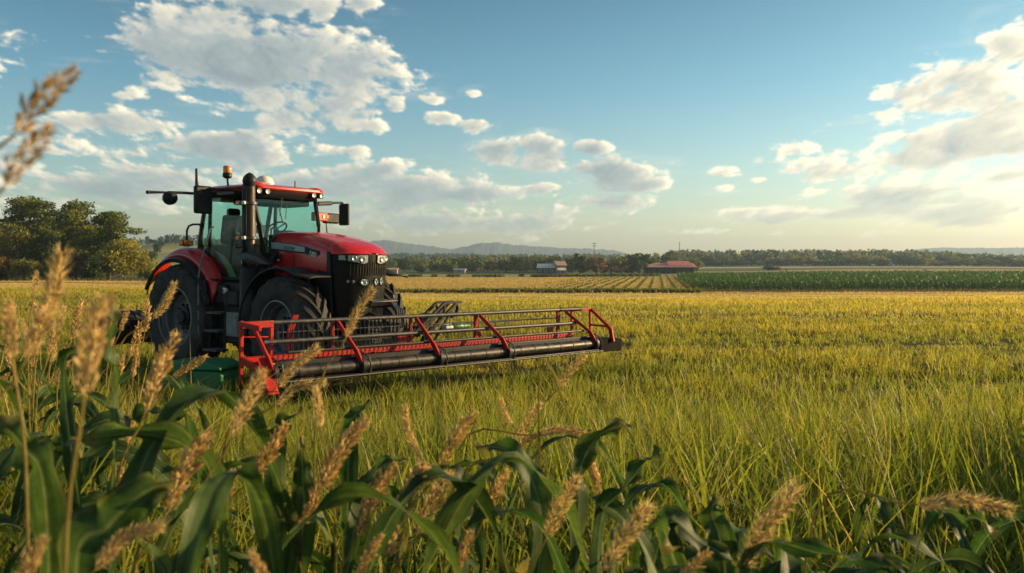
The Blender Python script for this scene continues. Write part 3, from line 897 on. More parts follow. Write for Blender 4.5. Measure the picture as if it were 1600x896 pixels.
def wheel(name, x, yc, z, rad, wid, rim_r, side, lugs, steer=0.0):
    """side: -1 for the tractor's right-hand wheels (rim face towards -y)."""
    w = part(name, tractor)
    w.location = (x, yc, z); w.rotation_euler = (0, 0, steer)
    h = wid / 2
    body = rad - 0.055
    prof = [(rim_r, -h * .80), (rim_r + .05, -h * .93), (rim_r + (body - rim_r) * .45, -h * 1.0), (body - .10, -h * .97), (body - .035, -h * .86), (body, -h * .55), (body + .012, 0),
            (body, h * .55), (body - .035, h * .86), (body - .10, h * .97), (rim_r + (body - rim_r) * .45, h), (rim_r + .05, h * .93), (rim_r, h * .80)]
    t = MB().lathe(prof, (0, 0, 0), (0, 1, 0), 64)
    # chevron lugs: each bar runs from the crown to the shoulder and a little down the sidewall
    for s in (-1, 1):
        for k in range(lugs):
            a0 = 2 * math.pi * (k + (0.5 if s > 0 else 0)) / lugs
            secs = []
            for f, (u, rr, hw) in enumerate([(-.06, rad + .004, .034), (.3, rad, .034), (.62, rad - .012, .037), (.88, rad - .045, .042), (1.01, rad - .12, .045), (1.02, rad - .20, .028)]):
                ang = a0 + (u + .06) * .52 * (1 if True else -1)
                wd = hw / rad * 1.15
                lo = (body - .02) if u < .8 else (rr - .055)
                secs.append([(r_ * math.cos(ang + da), s * u * h, r_ * math.sin(ang + da)) for r_, da in ((lo, -wd * 1.25), (rr, -wd), (rr, wd), (lo, wd * 1.25))])
            n0 = len(secs)
            vs = [p for q in secs for p in q]
            fs = [(i * 4 + j, i * 4 + j + 1, i * 4 + 5 + j, i * 4 + 4 + j) for i in range(n0 - 1) for j in range(3)]
            fs += [(0, 1, 2, 3), tuple((n0 - 1) * 4 + j for j in (3, 2, 1, 0))]
            t.add(vs, fs)
    t.build('tyre', M['tyre'], w, angle=32)
    y0 = side * h
    rim = MB().lathe([(rim_r + .025, y0 * .86), (rim_r + .03, y0 * .80), (rim_r - .01, y0 * .76), (rim_r - .03, y0 * .55), (rim_r - .06, y0 * .46), (rim_r - .08, y0 * .1), (rim_r * .62, y0 * .02), (rim_r * .55, y0 * .12), (rim_r * .50, y0 * .14), (.02, y0 * .10)], (0, 0, 0), (0, 1, 0), 48)
    rim.build('rim', M['rim'], w, angle=30)
    lip = MB().lathe([(rim_r + .03, y0 * .84), (rim_r + .035, y0 * .93), (rim_r + .012, y0 * .95), (rim_r + .008, y0 * .84)], (0, 0, 0), (0, 1, 0), 48, closed=True)
    lip.build('rim_lip', M['grey'], w)
    hub = MB().lathe([(rim_r * .36, y0 * .10), (rim_r * .34, y0 * .30), (rim_r * .22, y0 * .36), (rim_r * .2, y0 * .5), (.01, y0 * .52)], (0, 0, 0), (0, 1, 0), 24)
    for k in range(10):
        a = 2 * math.pi * k / 10
        c = np.array([rim_r * .43 * math.cos(a), y0 * .13, rim_r * .43 * math.sin(a)])
        hub.lathe([(.03, 0), (.03, y0 * .12), (.001, y0 * .13)], c, (0, 1, 0), 6)
    hub.build('hub', M['black'], w)
    return w


for s in (-1, 1):
    wheel('rear_wheel', 0.0, s * .85, 1.0, 1.0, .60, .53, s, 20)
    wheel('front_wheel', 3.02, s * .88, .9, .90, .54, .46, s, 18, R(-4))

# under-body: gearbox spine, axles, fuel tank
ch = MB()
ch.prism([(-.55, .75), (-.55, 1.45), (.2, 1.65), (1.9, 1.65), (2.2, 1.75), (3.6, 1.45), (3.6, .85), (2.0, .6), (.3, .6)], -.34, .34)
ch.tube([(0, -.62, 1.0), (0, .62, 1.0)], .2, 16)
ch.tube([(3.02, -.66, .85), (3.02, .66, .85)], .13, 12)
ch.box((3.02, 0, .8), (.42, .5, .36))
ch.build('chassis', M['black'], tractor, .02)
tank = MB()
tank.prism([(.98, .62), (.98, 1.52), (1.05, 1.66), (1.78, 1.66), (1.86, 1.5), (1.86, .72), (1.75, .58), (1.1, .56)], -.88, -.40)
tank.build('fuel_tank', M['black'], tractor, .03)
bx = MB(); bx.box((1.66, -.96, .93), (.36, .16, .42)); bx.box((1.66, -1.045, .93), (.30, .012, .36))
bx.build('battery_box', M['grey'], tractor, .015)
tb = MB(); tb.box((1.58, -.95, 1.38), (.42, .15, .26)); tb.box((1.2, -.93, 1.45), (.30, .1, .34))
tb.build('tool_box', M['black'], tractor, .03)
bm_ = MB().lathe([(.001, 0), (.05, .0), (.055, .05), (.03, .07)], (1.44, -1.0, 1.52), (0, -1, 0), 10); bm_.build('filler_cap', M['white'], tractor)
for z, y, dx in ((.46, -1.08, 0), (.80, -1.06, .02), (1.12, -1.03, .04)):
    st = MB(); st.box((1.22 + dx, y, z), (.44, .24, .035))
    for k in range(4): st.bar((1.02 + dx, y - .1 + k * .066, z + .02), (1.42 + dx, y - .1 + k * .066, z + .02), .012, .012)
    st.build('step', M['steel'], tractor, .006)
sf = MB()
for x in (.99, 1.45): sf.bar((x, -1.06, .42), (x + .04, -1.0, 1.5), .035, .06)
sf.build('step_frame', M['black'], tractor, .006)
MB().tube([(.80, -1.13, .62), (.80, -1.14, 1.75), (.84, -1.12, 2.0), (1.03, -1.06, 2.62), (1.05, -1.0, 2.66)], .017, 8).build('grab_rail', M['grey'], tractor)

# hood and nose
def hood_sections(xs, wfun, topf, botf):
    rows = []
    for x in xs:
        w, zt_, zb = wfun(x), topf(x), botf(x)
        half = [(0, zt_), (.30 * w, zt_ - .004), (.60 * w, zt_ - .02), (.80 * w, zt_ - .055), (.93 * w, zt_ - .12), (.985 * w, zt_ - .20), (w, zt_ - .32), (w * 1.0, (zt_ - .32 + zb) / 2), (w * .985, zb)]
        rows.append([(x, -y, z) for y, z in half[::-1]] + [(x, y, z) for y, z in half[1:]])
    return rows


def interp(tbl):
    a = np.array(tbl, float)
    return lambda x: float(np.interp(x, a[:, 0], a[:, 1]))


h_top = interp([(2.15, 2.575), (2.6, 2.565), (3.0, 2.53), (3.4, 2.455), (3.7, 2.375), (3.95, 2.28), (4.1, 2.19)])
h_wid = interp([(2.15, .56), (3.0, .585), (3.5, .595), (3.62, .59)])
h_bot = interp([(2.15, 1.80), (2.9, 1.80), (2.92, 1.78), (3.62, 1.72)])
hood = MB().grid(hood_sections([2.15, 2.2, 2.4, 2.7, 3.0, 3.2, 3.4, 3.55, 3.62], h_wid, h_top, h_bot))
hood_o = hood.build('hood', M['red'], tractor, angle=50)
# front cap of the hood: the red top runs on over the nose and closes in a lip
NOSE = [(3.62, .592), (3.80, .565), (3.98, .47), (4.08, .30), (4.115, .12), (4.12, 0)]


def nose_ring(scale=1.0, dx=0.0):
    h = [(x + dx, y * scale) for x, y in NOSE]
    return [(x, -y) for x, y in h] + [(x, y) for x, y in h[-2::-1]]


nz_w = lambda x: float(np.interp(x, [p[0] for p in NOSE] , [max(p[1], .03) for p in NOSE]))
cap = MB(); rows = []
for x in (3.62, 3.70, 3.80, 3.90, 3.98, 4.04, 4.08, 4.105, 4.118):
    w, z0 = nz_w(x), h_top(x) - .01 * (x > 4.1)
    z_lip = 2.165
    half = [(0, 0), (.30, .004), (.60, .02), (.80, .055), (.93, .12), (.985, .20), (1.0, .32)]
    sec = [(x, f * w, max(z0 - dz * (1 if x < 3.7 else .75), z_lip + .012 * (1 - f))) for f, dz in half] + [(x, w * .985, z_lip - .018)]
    rows.append([(a_, -y, z) for a_, y, z in sec[::-1]] + sec[1:])
cap.grid(rows)
cap.build('hood_cap', M['red'], tractor, angle=60)
MB().box((3.62, 0, 2.14), (.02, 1.1, .3)).build('hood_bulkhead', M['black'], tractor)
nose = MB()
zs = [2.165, 2.0, 1.8, 1.6, 1.35, 1.10, .98]
def nz_ring(z):
    k = (2.165 - z) / 1.2
    return [(x - .10 * k * (x - 3.4) / .7, y * (1 - .10 * k), z) for x, y in nose_ring(.985, -.012)]
nose.grid([nz_ring(z) for z in zs])
nose.add(nz_ring(.98), [tuple(range(len(NOSE) * 2 - 1))])
nose.build('nose', M['gloss_black'], tractor, angle=35)
sk = MB()                                          # black skirt along the engine below the red side panel
sk.prism([(2.1, 1.2), (2.1, 1.82), (2.9, 1.80), (3.66, 1.74), (3.66, 1.05), (3.3, 1.0)], -.53, .53)
sk.build('engine_skirt', M['black'], tractor, .02)
for s in (-1, 1):
    MB().prism([(3.44, 1.30), (3.30, 1.72), (3.40, 1.90), (3.63, 1.86), (3.63, 2.20), (3.70, 2.2), (3.76, 1.2), (3.64, 1.02)], s * .575, s * .602).build('nose_side', M['black'], tractor, .008)


def on_nose(y, z, out=0.0):
    r = nz_ring(z)
    ys = np.array([p[1] for p in r]); xs = np.array([p[0] for p in r])
    return float(np.interp(y, ys, xs)) + out


gr = MB()
for k in range(17):
    y = -.40 + k * .05
    gr.tube([(on_nose(y, z, .004), y, z) for z in (1.94, 1.86, 1.80)], .009, 5)
    gr.tube([(on_nose(y, z, .003), y, z) for z in (2.02, 1.95)], .007, 5)
gr.build('grille', M['black'], tractor)


def lamp(name, ys, ztop, zbot, bulbs):
    """A lamp set into the nose: dark tray, bright reflector bowls and a clear cover that follows the nose."""
    t = MB(); t.grid([[(on_nose(y, z(y), .004), y, z(y)) for y in ys] for z in (ztop, lambda q: (ztop(q) + zbot(q)) / 2, zbot)])
    root = t.build(name, M['chrome'], tractor)
    tr = MB()
    for f in (ztop, zbot):
        tr.tube([(on_nose(y, f(y), .008), y, f(y)) for y in ys], .011, 6)
    for y in (ys[0], ys[-1]):
        tr.tube([(on_nose(y, z, .008), y, z) for z in (ztop(y), zbot(y))], .011, 6)
    tr.build('lamp_surround', M['gloss_black'], root)
    for y, r in bulbs:
        z = (ztop(y) + zbot(y)) / 2
        b = MB().lathe([(r, 0), (r * 1.05, .012), (r * .9, .016), (r * .5, .004), (.001, .002)], (on_nose(y, z, .006), y, z), (1, 0.9 * y, 0), 14)
        b.build('reflector_bowl', M['silver'], root)
    MB().grid([[(on_nose(y, f(y), .022), y, f(y)) for y in ys] for f in (ztop, zbot)]).build('lamp_glass', M['lens'], root)


ys_l = list(np.linspace(-.565, -.09, 12)); ys_r = [-y for y in ys_l[::-1]]
zt_l = lambda y: 2.150 - .012 * (abs(y) - .1); zb_l = lambda y: 1.985 + .075 * max(0, (abs(y) - .18) / .4) + .03 * max(0, (.15 - abs(y)) / .06)
lamp('headlight', ys_l, zt_l, zb_l, [(-.22, .05), (-.36, .045), (-.48, .035)])
lamp('headlight', ys_r, zt_l, zb_l, [(.22, .05), (.36, .045), (.48, .035)])
for y0, y1, r in ((-.26, .0 - .055, .04), (.045, .16, .035), (.19, .30, .035)):
    c = (y0 + y1) / 2; hw = (y1 - y0) / 2
    yy = list(np.linspace(y0, y1, 9))
    f1 = lambda y, c=c, hw=hw: 1.69 + .062 * math.sqrt(max(0.02, 1 - ((y - c) / hw) ** 2)); f0 = lambda y, c=c, hw=hw: 1.69 - .062 * math.sqrt(max(.02, 1 - ((y - c) / hw) ** 2))
    lamp('work_light', yy, f1, f0, [(c - hw * .35, r), (c + hw * .4, r * .8)])
mk = MB()
for y in (-.43, -.35): mk.lathe([(.028, 0), (.028, .012), (.001, .016)], (on_nose(y, 1.70, .003), y, 1.70), (1, .9 * y, 0), 10)
mk.build('side_reflector', M['steel'], tractor)

# hood side: strip with lettering, model plate, latch, panel joint
def side_strip(zt_f, zb_f, x0, x1, y, name, mat, n=16):
    g = MB(); g.grid([[(x, y, f(x)) for x in np.linspace(x0, x1, n)] for f in (zt_f, zb_f)], (0, .012, 0))
    return g.build(name, mat, tractor)


for s in (-1,):
    yS = -.605
    ztf = lambda x: 2.375 - .10 * (max(0, x - 2.2) / 1.0) ** 1.6 - .02 * (x - 2.2)
    zbf = lambda x: ztf(x) - .115 * (1 - .35 * ((x - 2.2) / .95) ** 3)
    side_strip(lambda x: ztf(x) + .012, lambda x: zbf(x) - .028, 2.17, 3.14, yS + .004, 'strip_backing', M['black'])
    side_strip(ztf, zbf, 2.18, 3.08, yS - .002, 'side_strip', M['silver'])
    side_strip(lambda x: ztf(x) + .0, lambda x: zbf(x) - .05, 3.14, 3.44, yS + .003, 'number_plate', M['black'])
    text_mesh('badge_lettering', 'LAZOM', .085, M['gloss_black'], tractor, (2.52, yS - .004, 2.255), (R(90), R(7), 0), .002, .2)
    text_mesh('badge_number', '180', .125, M['ivory'], tractor, (3.17, yS - .001, 2.15), (R(90), R(16), 0), .004, .25)
    MB().box((2.39, yS + .006, 2.10), (.1, .02, .13)).build('hood_latch', M['black'], tractor, .01)
    MB().box((2.39, yS - .008, 2.06), (.075, .01, .02)).build('latch_handle', M['white'], tractor, .004)
    MB().box((2.78, yS + .013, 1.98), (.008, .01, .36)).build('panel_seam', M['black'], tractor)

# cab ------------------------------------------------------------
CX0, CX1, CY0, CY1 = .42, 1.98, -.80, .66
cabin = part('cab', tractor)
pil = {'rear_right': [(.30, CY0, 2.25), (.36, CY0, 2.6), (.52, CY0, 3.2)], 'rear_left': [(.30, CY1, 2.25), (.36, CY1, 2.6), (.52, CY1, 3.2)],
       'front_right': [(2.10, CY0 + .12, 2.1), (2.02, CY0 + .06, 2.7), (1.86, CY0 + .02, 3.22)], 'front_left': [(2.10, CY1 - .12, 2.1), (2.02, CY1 - .06, 2.7), (1.86, CY1 - .02, 3.22)]}
for k, pts in pil.items():
    p = MB()
    for a, b in zip(pts, pts[1:]): p.bar(a, b, .055, .075)
    p.build('cab_pillar', M['gloss_black'], cabin, .008)
for y in (CY0, CY1):
    p = MB(); p.bar((.62, y, 2.2), (.66, y, 3.2), .05, .06); p.build('door_post', M['gloss_black'], cabin, .006)
# lower body of the cab, door sill, door glass right down to the step
lb = MB(); lb.prism([(.35, 1.65), (.25, 2.3), (.45, 2.36), (1.1, 2.33), (1.5, 2.05), (1.9, 2.0), (2.12, 2.2), (2.2, 1.66)], CY0 + .10, CY1 - .10); lb.build('cab_floor', M['black'], cabin, .02)
sill = MB(); sill.bar((1.06, CY0, 1.73), (1.97, CY0, 1.73), .05, .06); sill.bar((.33, CY0 - .005, 2.37), (1.08, CY0 - .005, 1.74), .055, .07, (0, 1, 0)); sill.bar((1.97, CY0, 1.72), (2.08, CY0 + .1, 2.12), .05, .05)
sill.build('door_frame', M['black'], cabin, .01)
def pane(name, pts):
    v = [np.array(p, float) for p in pts]
    nrm = unit(np.cross(v[1] - v[0], v[2] - v[0])) * .006
    n = len(v)
    m = MB().add(v + [p + nrm for p in v], [tuple(range(n)), tuple(range(2 * n - 1, n - 1, -1))] + [(i, n + i, n + (i + 1) % n, (i + 1) % n) for i in range(n)])
    return m.build(name, M['glass'], cabin, angle=20)
pane('door_glass', [(.66, CY0 - .01, 2.12), (1.06, CY0 - .01, 1.76), (1.95, CY0 - .01, 1.76), (2.02, CY0 - .01, 2.3), (1.98, CY0 - .01, 2.75), (1.84, CY0 - .01, 3.2), (.66, CY0 - .01, 3.2)])
pane('quarter_glass', [(.32, CY0 - .01, 2.36), (.62, CY0 - .01, 2.14), (.63, CY0 - .01, 3.2), (.52, CY0 - .01, 3.2)])
pane('side_glass', [(.66, CY1 + .01, 2.12), (1.95, CY1 + .01, 2.0), (1.98, CY1 + .01, 2.75), (1.84, CY1 + .01, 3.2), (.66, CY1 + .01, 3.2)])
pane('windscreen', [(2.09, CY0 + .14, 2.1), (2.09, CY1 - .14, 2.1), (2.0, CY1 - .08, 2.75), (1.86, CY1 - .04, 3.2), (1.86, CY0 + .04, 3.2), (2.0, CY0 + .08, 2.75)])
pane('rear_glass', [(.33, CY0 + .04, 2.3), (.33, CY1 - .04, 2.3), (.52, CY1 - .04, 3.2), (.52, CY0 + .04, 3.2)])
rf = MB()
def roof_ring(g, z, dz=0):
    x0, x1, y0, y1 = .30 - g, 2.02 + g, CY0 - .06 - g, CY1 + .06 + g
    c = .16
    pts = []
    for cx, cy, a0 in ((x1 - c, y1 - c, 0), (x0 + c, y1 - c, 90), (x0 + c, y0 + c, 180), (x1 - c, y0 + c, 270)):
        for a in (0, 30, 60, 90): pts.append((cx + c * math.cos(R(a0 + a)), cy + c * math.sin(R(a0 + a)), z - .05 * ((cx - 1.0) / 1.0) ** 2 * dz))
    return pts
rings = [roof_ring(.0, 3.30), roof_ring(.035, 3.335), roof_ring(.035, 3.37), roof_ring(-.03, 3.415, .5), roof_ring(-.22, 3.455, 1), roof_ring(-.5, 3.475, 1)]
n = len(rings[0])
rf.add([p for r in rings for p in r], [(i * n + j, i * n + (j + 1) % n, (i + 1) * n + (j + 1) % n, (i + 1) * n + j) for i in range(len(rings) - 1) for j in range(n)] + [tuple(range(n)), tuple((len(rings) - 1) * n + j for j in range(n))])
rf.ball((1.86, CY1 - .06, 3.36), (.2, .18, .075)); rf.ball((1.86, CY0 + .06, 3.37), (.22, .2, .085)); rf.box((1.25, -.2, 3.475), (.34, .3, .05))
rf.build('roof', M['red'], cabin, angle=45)
un = MB()
rings = [roof_ring(-.03, 3.315), roof_ring(-.01, 3.28), roof_ring(-.05, 3.20), roof_ring(-.10, 3.17)]
un.add([p for r in rings for p in r], [(i * n + j, i * n + (j + 1) % n, (i + 1) * n + (j + 1) % n, (i + 1) * n + j) for i in range(3) for j in range(n)] + [tuple(range(n)), tuple(3 * n + j for j in range(n))])
un.build('roof_underside', M['black'], cabin, .0, angle=35)
for y in (CY0 + .04, CY0 + .22, CY1 - .2, CY1 - .02):
    l_ = MB(); l_.box((2.02, y, 3.275), (.05, .125, .10)); lo = l_.build('roof_light', M['gloss_black'], cabin, .015)
    MB().lathe([(.043, 0), (.046, .012), (.03, .004), (.001, .0)], (2.046, y, 3.275), (1, 0, 0), 14).build('reflector_bowl', M['chrome'], lo)
    MB().lathe([(.05, 0), (.05, .004), (.001, .008)], (2.058, y, 3.275), (1, 0, 0), 14).build('lamp_glass', M['lens'], lo)
for y in (CY0 - .03,):
    MB().box((1.2, y - .02, 3.27), (.5, .02, .05)).build('side_marker', M['grey'], cabin, .008)
# inside the cab
se = MB(); se.box((.86, -.12, 2.40), (.56, .54, .14)); se.build('seat', M['seat'], cabin, .05)
sb_ = MB(); sb_.box((.56, -.20, 2.64), (.16, .56, .56), [[.98, 0, .17], [0, 1, 0], [-.17, 0, .98]]); sb_.box((.50, -.20, 2.98), (.11, .28, .15)); sb_.build('seat_back', M['seat'], cabin, .05)
MB().box((.85, -.50, 2.56), (.42, .10, .07)).build('armrest', M['black'], cabin, .02)
MB().box((1.02, -.52, 2.68), (.07, .05, .26)).build('control_lever', M['black'], cabin, .02)
co = MB(); co.prism([(1.72, 1.8), (1.72, 2.3), (1.8, 2.52), (1.96, 2.56), (2.06, 2.4), (2.06, 1.8)], -.32, .26); co.ball((1.88, -.03, 2.54), (.16, .28, .07)); co.build('dashboard', M['seat'], cabin, .02)
MB().tube([(1.82, -.05, 2.4), (1.62, -.05, 2.62)], .03, 8).build('steering_column', M['black'], cabin)
sw = MB(); ctr = np.array([1.60, -.05, 2.64]); axs = unit((-.62, 0, .78))
sa = unit(np.cross(axs, (0, 1, 0))); ring = [ctr + (sa * math.cos(a) + np.array([0, 1, 0]) * math.sin(a)) * .20 for a in np.linspace(0, 2 * math.pi, 25)]
sw.tube(ring, .016, 6, False)
for a in (0.5, 2.6, 4.7): sw.tube([ctr, ctr + (sa * math.cos(a) + np.array([0, 1, 0]) * math.sin(a)) * .2], .012, 5)
sw.build('steering_wheel', M['black'], cabin)
MB().box((1.72, -.48, 2.62), (.03, .19, .15)).build('display_screen', M['black'], cabin, .01)
MB().tube([(1.72, -.5, 2.0), (1.72, -.48, 2.56)], .014, 6).build('screen_stalk', M['black'], cabin)
MB().prism([(.82, 2.16), (.66, 2.24), (.95, 2.16), (1.18, 1.98), (1.38, 1.70), (1.20, 1.70), (1.04, 1.94)], CY0 + .05, CY0 + .09).build('door_trim', M['tan'], cabin, .008)
wp = MB(); wp.tube([(2.02, -.25, 3.18), (2.05, -.32, 2.86)], .008, 5); wp.tube([(2.04, -.33, 3.0), (2.09, -.28, 2.72)], .012, 5); wp.tube([(2.03, -.15, 3.12), (2.06, -.2, 2.8)], .008, 5); wp.build('wiper', M['black'], cabin)
MB().box((1.5, -.07, 3.12), (.7, 1.2, .1)).build('headliner', M['seat'], cabin, .03)
dh = MB(); dh.tube([(1.86, CY0 - .03, 2.30), (1.5, CY0 - .05, 2.28), (1.46, CY0 - .02, 2.34)], .014, 6); dh.build('door_handle', M['black'], cabin)

# rear fenders: black flared edge over the tyre, red shell up to the cab, red front panel
for s in (-1, 1):
    def arc(rad, y, a0=152, a1=12, n=22, zsq=1.0):
        rad = rad - .02
        return [(rad * math.cos(R(a)) * 1.0, s * y, 1.0 + rad * math.sin(R(a)) * zsq) for a in np.linspace(a0, a1, n)]
    edge = MB(); edge.grid([arc(1.07, 1.165), arc(1.105, 1.17), arc(1.135, 1.13), arc(1.15, 1.06)]); edge.grid([arc(1.04, 1.15), arc(1.07, 1.165)])
    fo = edge.build('fender_edge', M['black'], tractor, angle=60)
    so = fo.modifiers.new('skin', 'SOLIDIFY'); so.thickness = .012
    sh = MB()
    sh.grid([arc(1.152, 1.065, 160, 16), arc(1.22, 1.04, 158, 20), arc(1.285, .98, 154, 26), arc(1.32, .90, 150, 32), arc(1.335, .70, 148, 38)])
    fs_ = sh.build('rear_fender', M['red'], tractor, angle=60)
    so = fs_.modifiers.new('skin', 'SOLIDIFY'); so.thickness = .015
    pn = MB().prism([(.10, 2.30), (.45, 2.27), (.62, 2.17), (1.08, 1.76), (1.02, 1.735), (.86, 1.735), (.98, 1.50), (1.08, 1.32), (.95, 1.35), (.7, 1.8)][:6] + [(.80, 1.735), (.55, 1.98), (.2, 2.15)], s * .845, s * .885)
    pn.build('fender_panel', M['red'], tractor, .02)
    cr_ = MB().tube([(.42, s * 1.09, 2.21), (.62, s * 1.0, 2.0), (.72, s * .93, 1.76)], .009, 6); cr_.build('fender_crease', M['red'], tractor)
    lo = MB(); lo.bar((.83, s * 1.0, 1.72), (1.08, s * .9, 1.70), .16, .05); lo.bar((1.0, s * 1.12, 1.45), (.92, s * 1.1, 1.70), .05, .1); lo.build('fender_bracket', M['black'], tractor, .015)
    ff = MB()
    def farc(rad, y, a0=176, a1=62, n=18): return [(3.02 + rad * math.cos(R(a)), s * y, .92 + rad * math.sin(R(a))) for a in np.linspace(a0, a1, n)]
    flat = lambda y, z: [(3.55 + .28 * k / 3, s * y, z - .045 * k / 3) for k in range(1, 4)]
    ff.grid([farc(.985, 1.17) + flat(1.13, 1.79), farc(1.02, 1.16) + flat(1.12, 1.82), farc(1.035, 1.05) + flat(1.02, 1.835), farc(1.03, .70) + flat(.68, 1.835)])
    fo = ff.build('front_fender', M['black'], tractor, angle=60)
    so = fo.modifiers.new('skin', 'SOLIDIFY'); so.thickness = .018
    fb = MB(); fb.bar((2.35, s * .5, 1.5), (2.42, s * .85, 1.72), .05, .09); fb.build('fender_stay', M['black'], tractor)
    lb_ = MB().box((.22, s * 1.02, 2.38), (.16, .22, .10)); lbo = lb_.build('marker_lamp', M['black'], tractor, .02)
    MB().box((.30, s * 1.045, 2.385), (.03, .15, .075)).build('amber_glass', M['amber'], lbo, .01)
    MB().box((.22, s * 1.132, 2.385), (.11, .012, .075)).build('amber_glass', M['amber'], lbo, .005)
    MB().tube([(.12, s * .95, 2.36), (.13, s * .95, 2.62), (.16, s * .93, 2.70), (.24, s * .9, 2.73), (.38, s * .86, 2.73), (.44, s * .82, 2.66)], .02, 8).build('fender_rail', M['black'], tractor)

# exhaust stack and filter canister on the near side
SX, SY = 2.08, -.98
cn = MB().lathe([(.001, 0), (.165, 0), (.175, .03), (.175, .42), (.168, .44), (.168, .84), (.155, .86), (.15, .93), (.11, .97)], (SX, SY, .98), (0, 0, 1), 24)
cn.build('filter_canister', M['black'], tractor, angle=30)
MB().lathe([(.158, 0), (.160, .004), (.160, .07), (.158, .074)], (SX, SY, 1.75), (0, 0, 1), 24).build('canister_band', M['grey'], tractor)
MB().lathe([(.105, 0), (.105, .30), (.10, .32), (.10, 1.05), (.098, 1.12), (.095, 1.40)], (SX, SY, 1.93), (0, 0, 1), 24).build('exhaust_stack', M['stack'], tractor, angle=30)
MB().lathe([(.095, 0), (.10, .02), (.118, .07), (.122, .11), (.10, .17), (.06, .215), (.02, .24), (.001, .245)], (SX, SY, 3.33), (0, 0, 1), 20).build('exhaust_cap', M['black'], tractor)
gd = MB()
gd.grid([[(SX + .128 * math.cos(R(a)), SY + .128 * math.sin(R(a)), z) for a in np.linspace(150, 300, 12)] for z in (1.95, 2.6, 3.3)])
so = gd.build('heat_shield', M['black'], tractor, angle=60); so.modifiers.new('skin', 'SOLIDIFY').thickness = .01
for z, m_ in ((3.04, 'amber'), (2.44, 'amber')):
    c_ = MB().lathe([(.124, 0), (.132, .005), (.132, .045), (.124, .05)], (SX, SY, z - .025), (0, 0, 1), 20); c_.box((SX - .02, SY - .15, z), (.05, .06, .04)); co_ = c_.build('stack_clamp', M['steel'], tractor)
    l_ = MB().box((SX - .09, SY - .165, z), (.10, .05, .075)); l_.build('marker_light', M['amber'], co_, .015)
    l_ = MB().box((SX + .06, SY - .165, z), (.08, .05, .06)); l_.build('clear_light', M['white'], co_, .015)
MB().box((1.86, SY + .04, 2.02), (.07, .07, .08)).build('side_lamp', M['white'], tractor, .02)
dv = MB(); dv.add([(2.02, -1.16, 2.14), (2.20, -1.16, 2.19), (2.52, -.95, 1.99), (2.30, -1.18, 1.98), (2.03, -.9, 2.14), (2.20, -.9, 2.19), (2.52, -.78, 1.99)], [(0, 1, 2, 3), (0, 4, 5, 1), (1, 5, 6, 2), (0, 3, 4)])
so = dv.build('deflector', M['steel'], tractor); so.modifiers.new('skin', 'SOLIDIFY').thickness = .012
MB().ball((2.58, -.80, 1.88), (.13, .06, .09)).build('fuse_cover', M['red'], tractor)
hs = MB()
for k in range(5): hs.tube([(2.1 + .02 * k, -.62 - .03 * k, 1.7), (2.14 + .05 * k, -.60 - .02 * k, 2.1), (2.18 + .03 * k, -.45, 2.4 - .03 * k), (2.15, -.3, 2.45)], .025, 7)
hs.build('engine_hose', M['black'], tractor)
MB().box((2.14, -.1, 2.1), (.12, 1.0, .8)).build('firewall', M['black'], tractor, .03)

# roof fittings
an = MB(); an.tube([(.34, -.86, 3.34), (.345, -.88, 3.46), (.34, -.885, 3.55), (.335, -.885, 3.77)], [.045, .035, .026, .022], 8); an.build('radio_antenna', M['black'], cabin)
cl = MB(); cl.tube([(.36, -.84, 3.30), (.33, -1.15, 3.30), (.30, -1.42, 3.29)], .026, 8); cl.tube([(.30, -1.42, 3.29), (.26, -1.80, 3.27)], [.018, .03], 8); cl.ball((.26, -1.80, 3.27), .035)
cl.box((.40, -.86, 3.27), (.16, .14, .16)); ar = cl.build('lamp_arm', M['black'], cabin)
wl = MB(); wl.lathe([(.001, 0), (.08, 0), (.125, .03), (.13, .11), (.09, .17), (.001, .19)], (.24, -1.33, 3.2), (.6, -.7, -.1), 18); wl.bar((.31, -1.36, 3.3), (.28, -1.36, 3.2), .05, .06); wl.build('round_lamp', M['black'], ar)
be = MB().tube([(1.2, -.80, 3.40), (1.19, -.81, 3.55)], .02, 8); be.lathe([(.05, 0), (.085, .03), (.085, .08), (.075, .1)], (1.19, -.81, 3.54), (0, 0, 1), 16); bo = be.build('beacon', M['black'], cabin)
MB().lathe([(.072, 0), (.076, .05), (.074, .11), (.06, .13), (.001, .135)], (1.19, -.81, 3.635), (0, 0, 1), 16).build('beacon_lens', M['amber'], bo)
do = MB().lathe([(.18, -.02), (.185, .0), (.175, .07), (.14, .14), (.08, .18), (.001, .195)], (1.15, .02, 3.47), (0, 0, 1), 28); do.build('receiver_dome', M['white'], cabin)
MB().tube([(1.95, .10, 3.40), (1.95, .10, 3.52)], .012, 6).build('short_antenna', M['black'], cabin)
# mirrors
def mirror(pts, c, d, mats, rot=None):
    a = MB().tube(pts, .022, 8); a.box(pts[0], (.08, .07, .06)); ao = a.build('mirror_arm', M['black'], cabin)
    h = MB().box(c, d, rot); ho = h.build('mirror_housing', M[mats], ao, min(.035, min(d) * .4))
    return ho
mirror([(1.9, CY0 - .06, 3.24), (1.5, -1.0, 3.31), (1.1, -1.14, 3.33), (1.02, -1.16, 3.3)], (.98, -1.17, 3.14), (.10, .34, .50), 'black')
mirror([(1.84, CY1 + .04, 3.14), (1.84, CY1 + .42, 3.18), (1.82, CY1 + .70, 3.20), (1.8, CY1 + .76, 3.15)], (1.79, CY1 + .78, 2.97), (.26, .07, .43), 'black')
MB().bar((1.84, CY1 + .04, 3.14), (1.84, CY1 + .40, 3.17), .10, .08).build('mirror_arm_cover', M['black'], cabin, .02)
ml = MB().box((1.78, CY1 + .16, 2.90), (.10, .34, .17)); mo = ml.build('lamp_board', M['red'], cabin, .02)
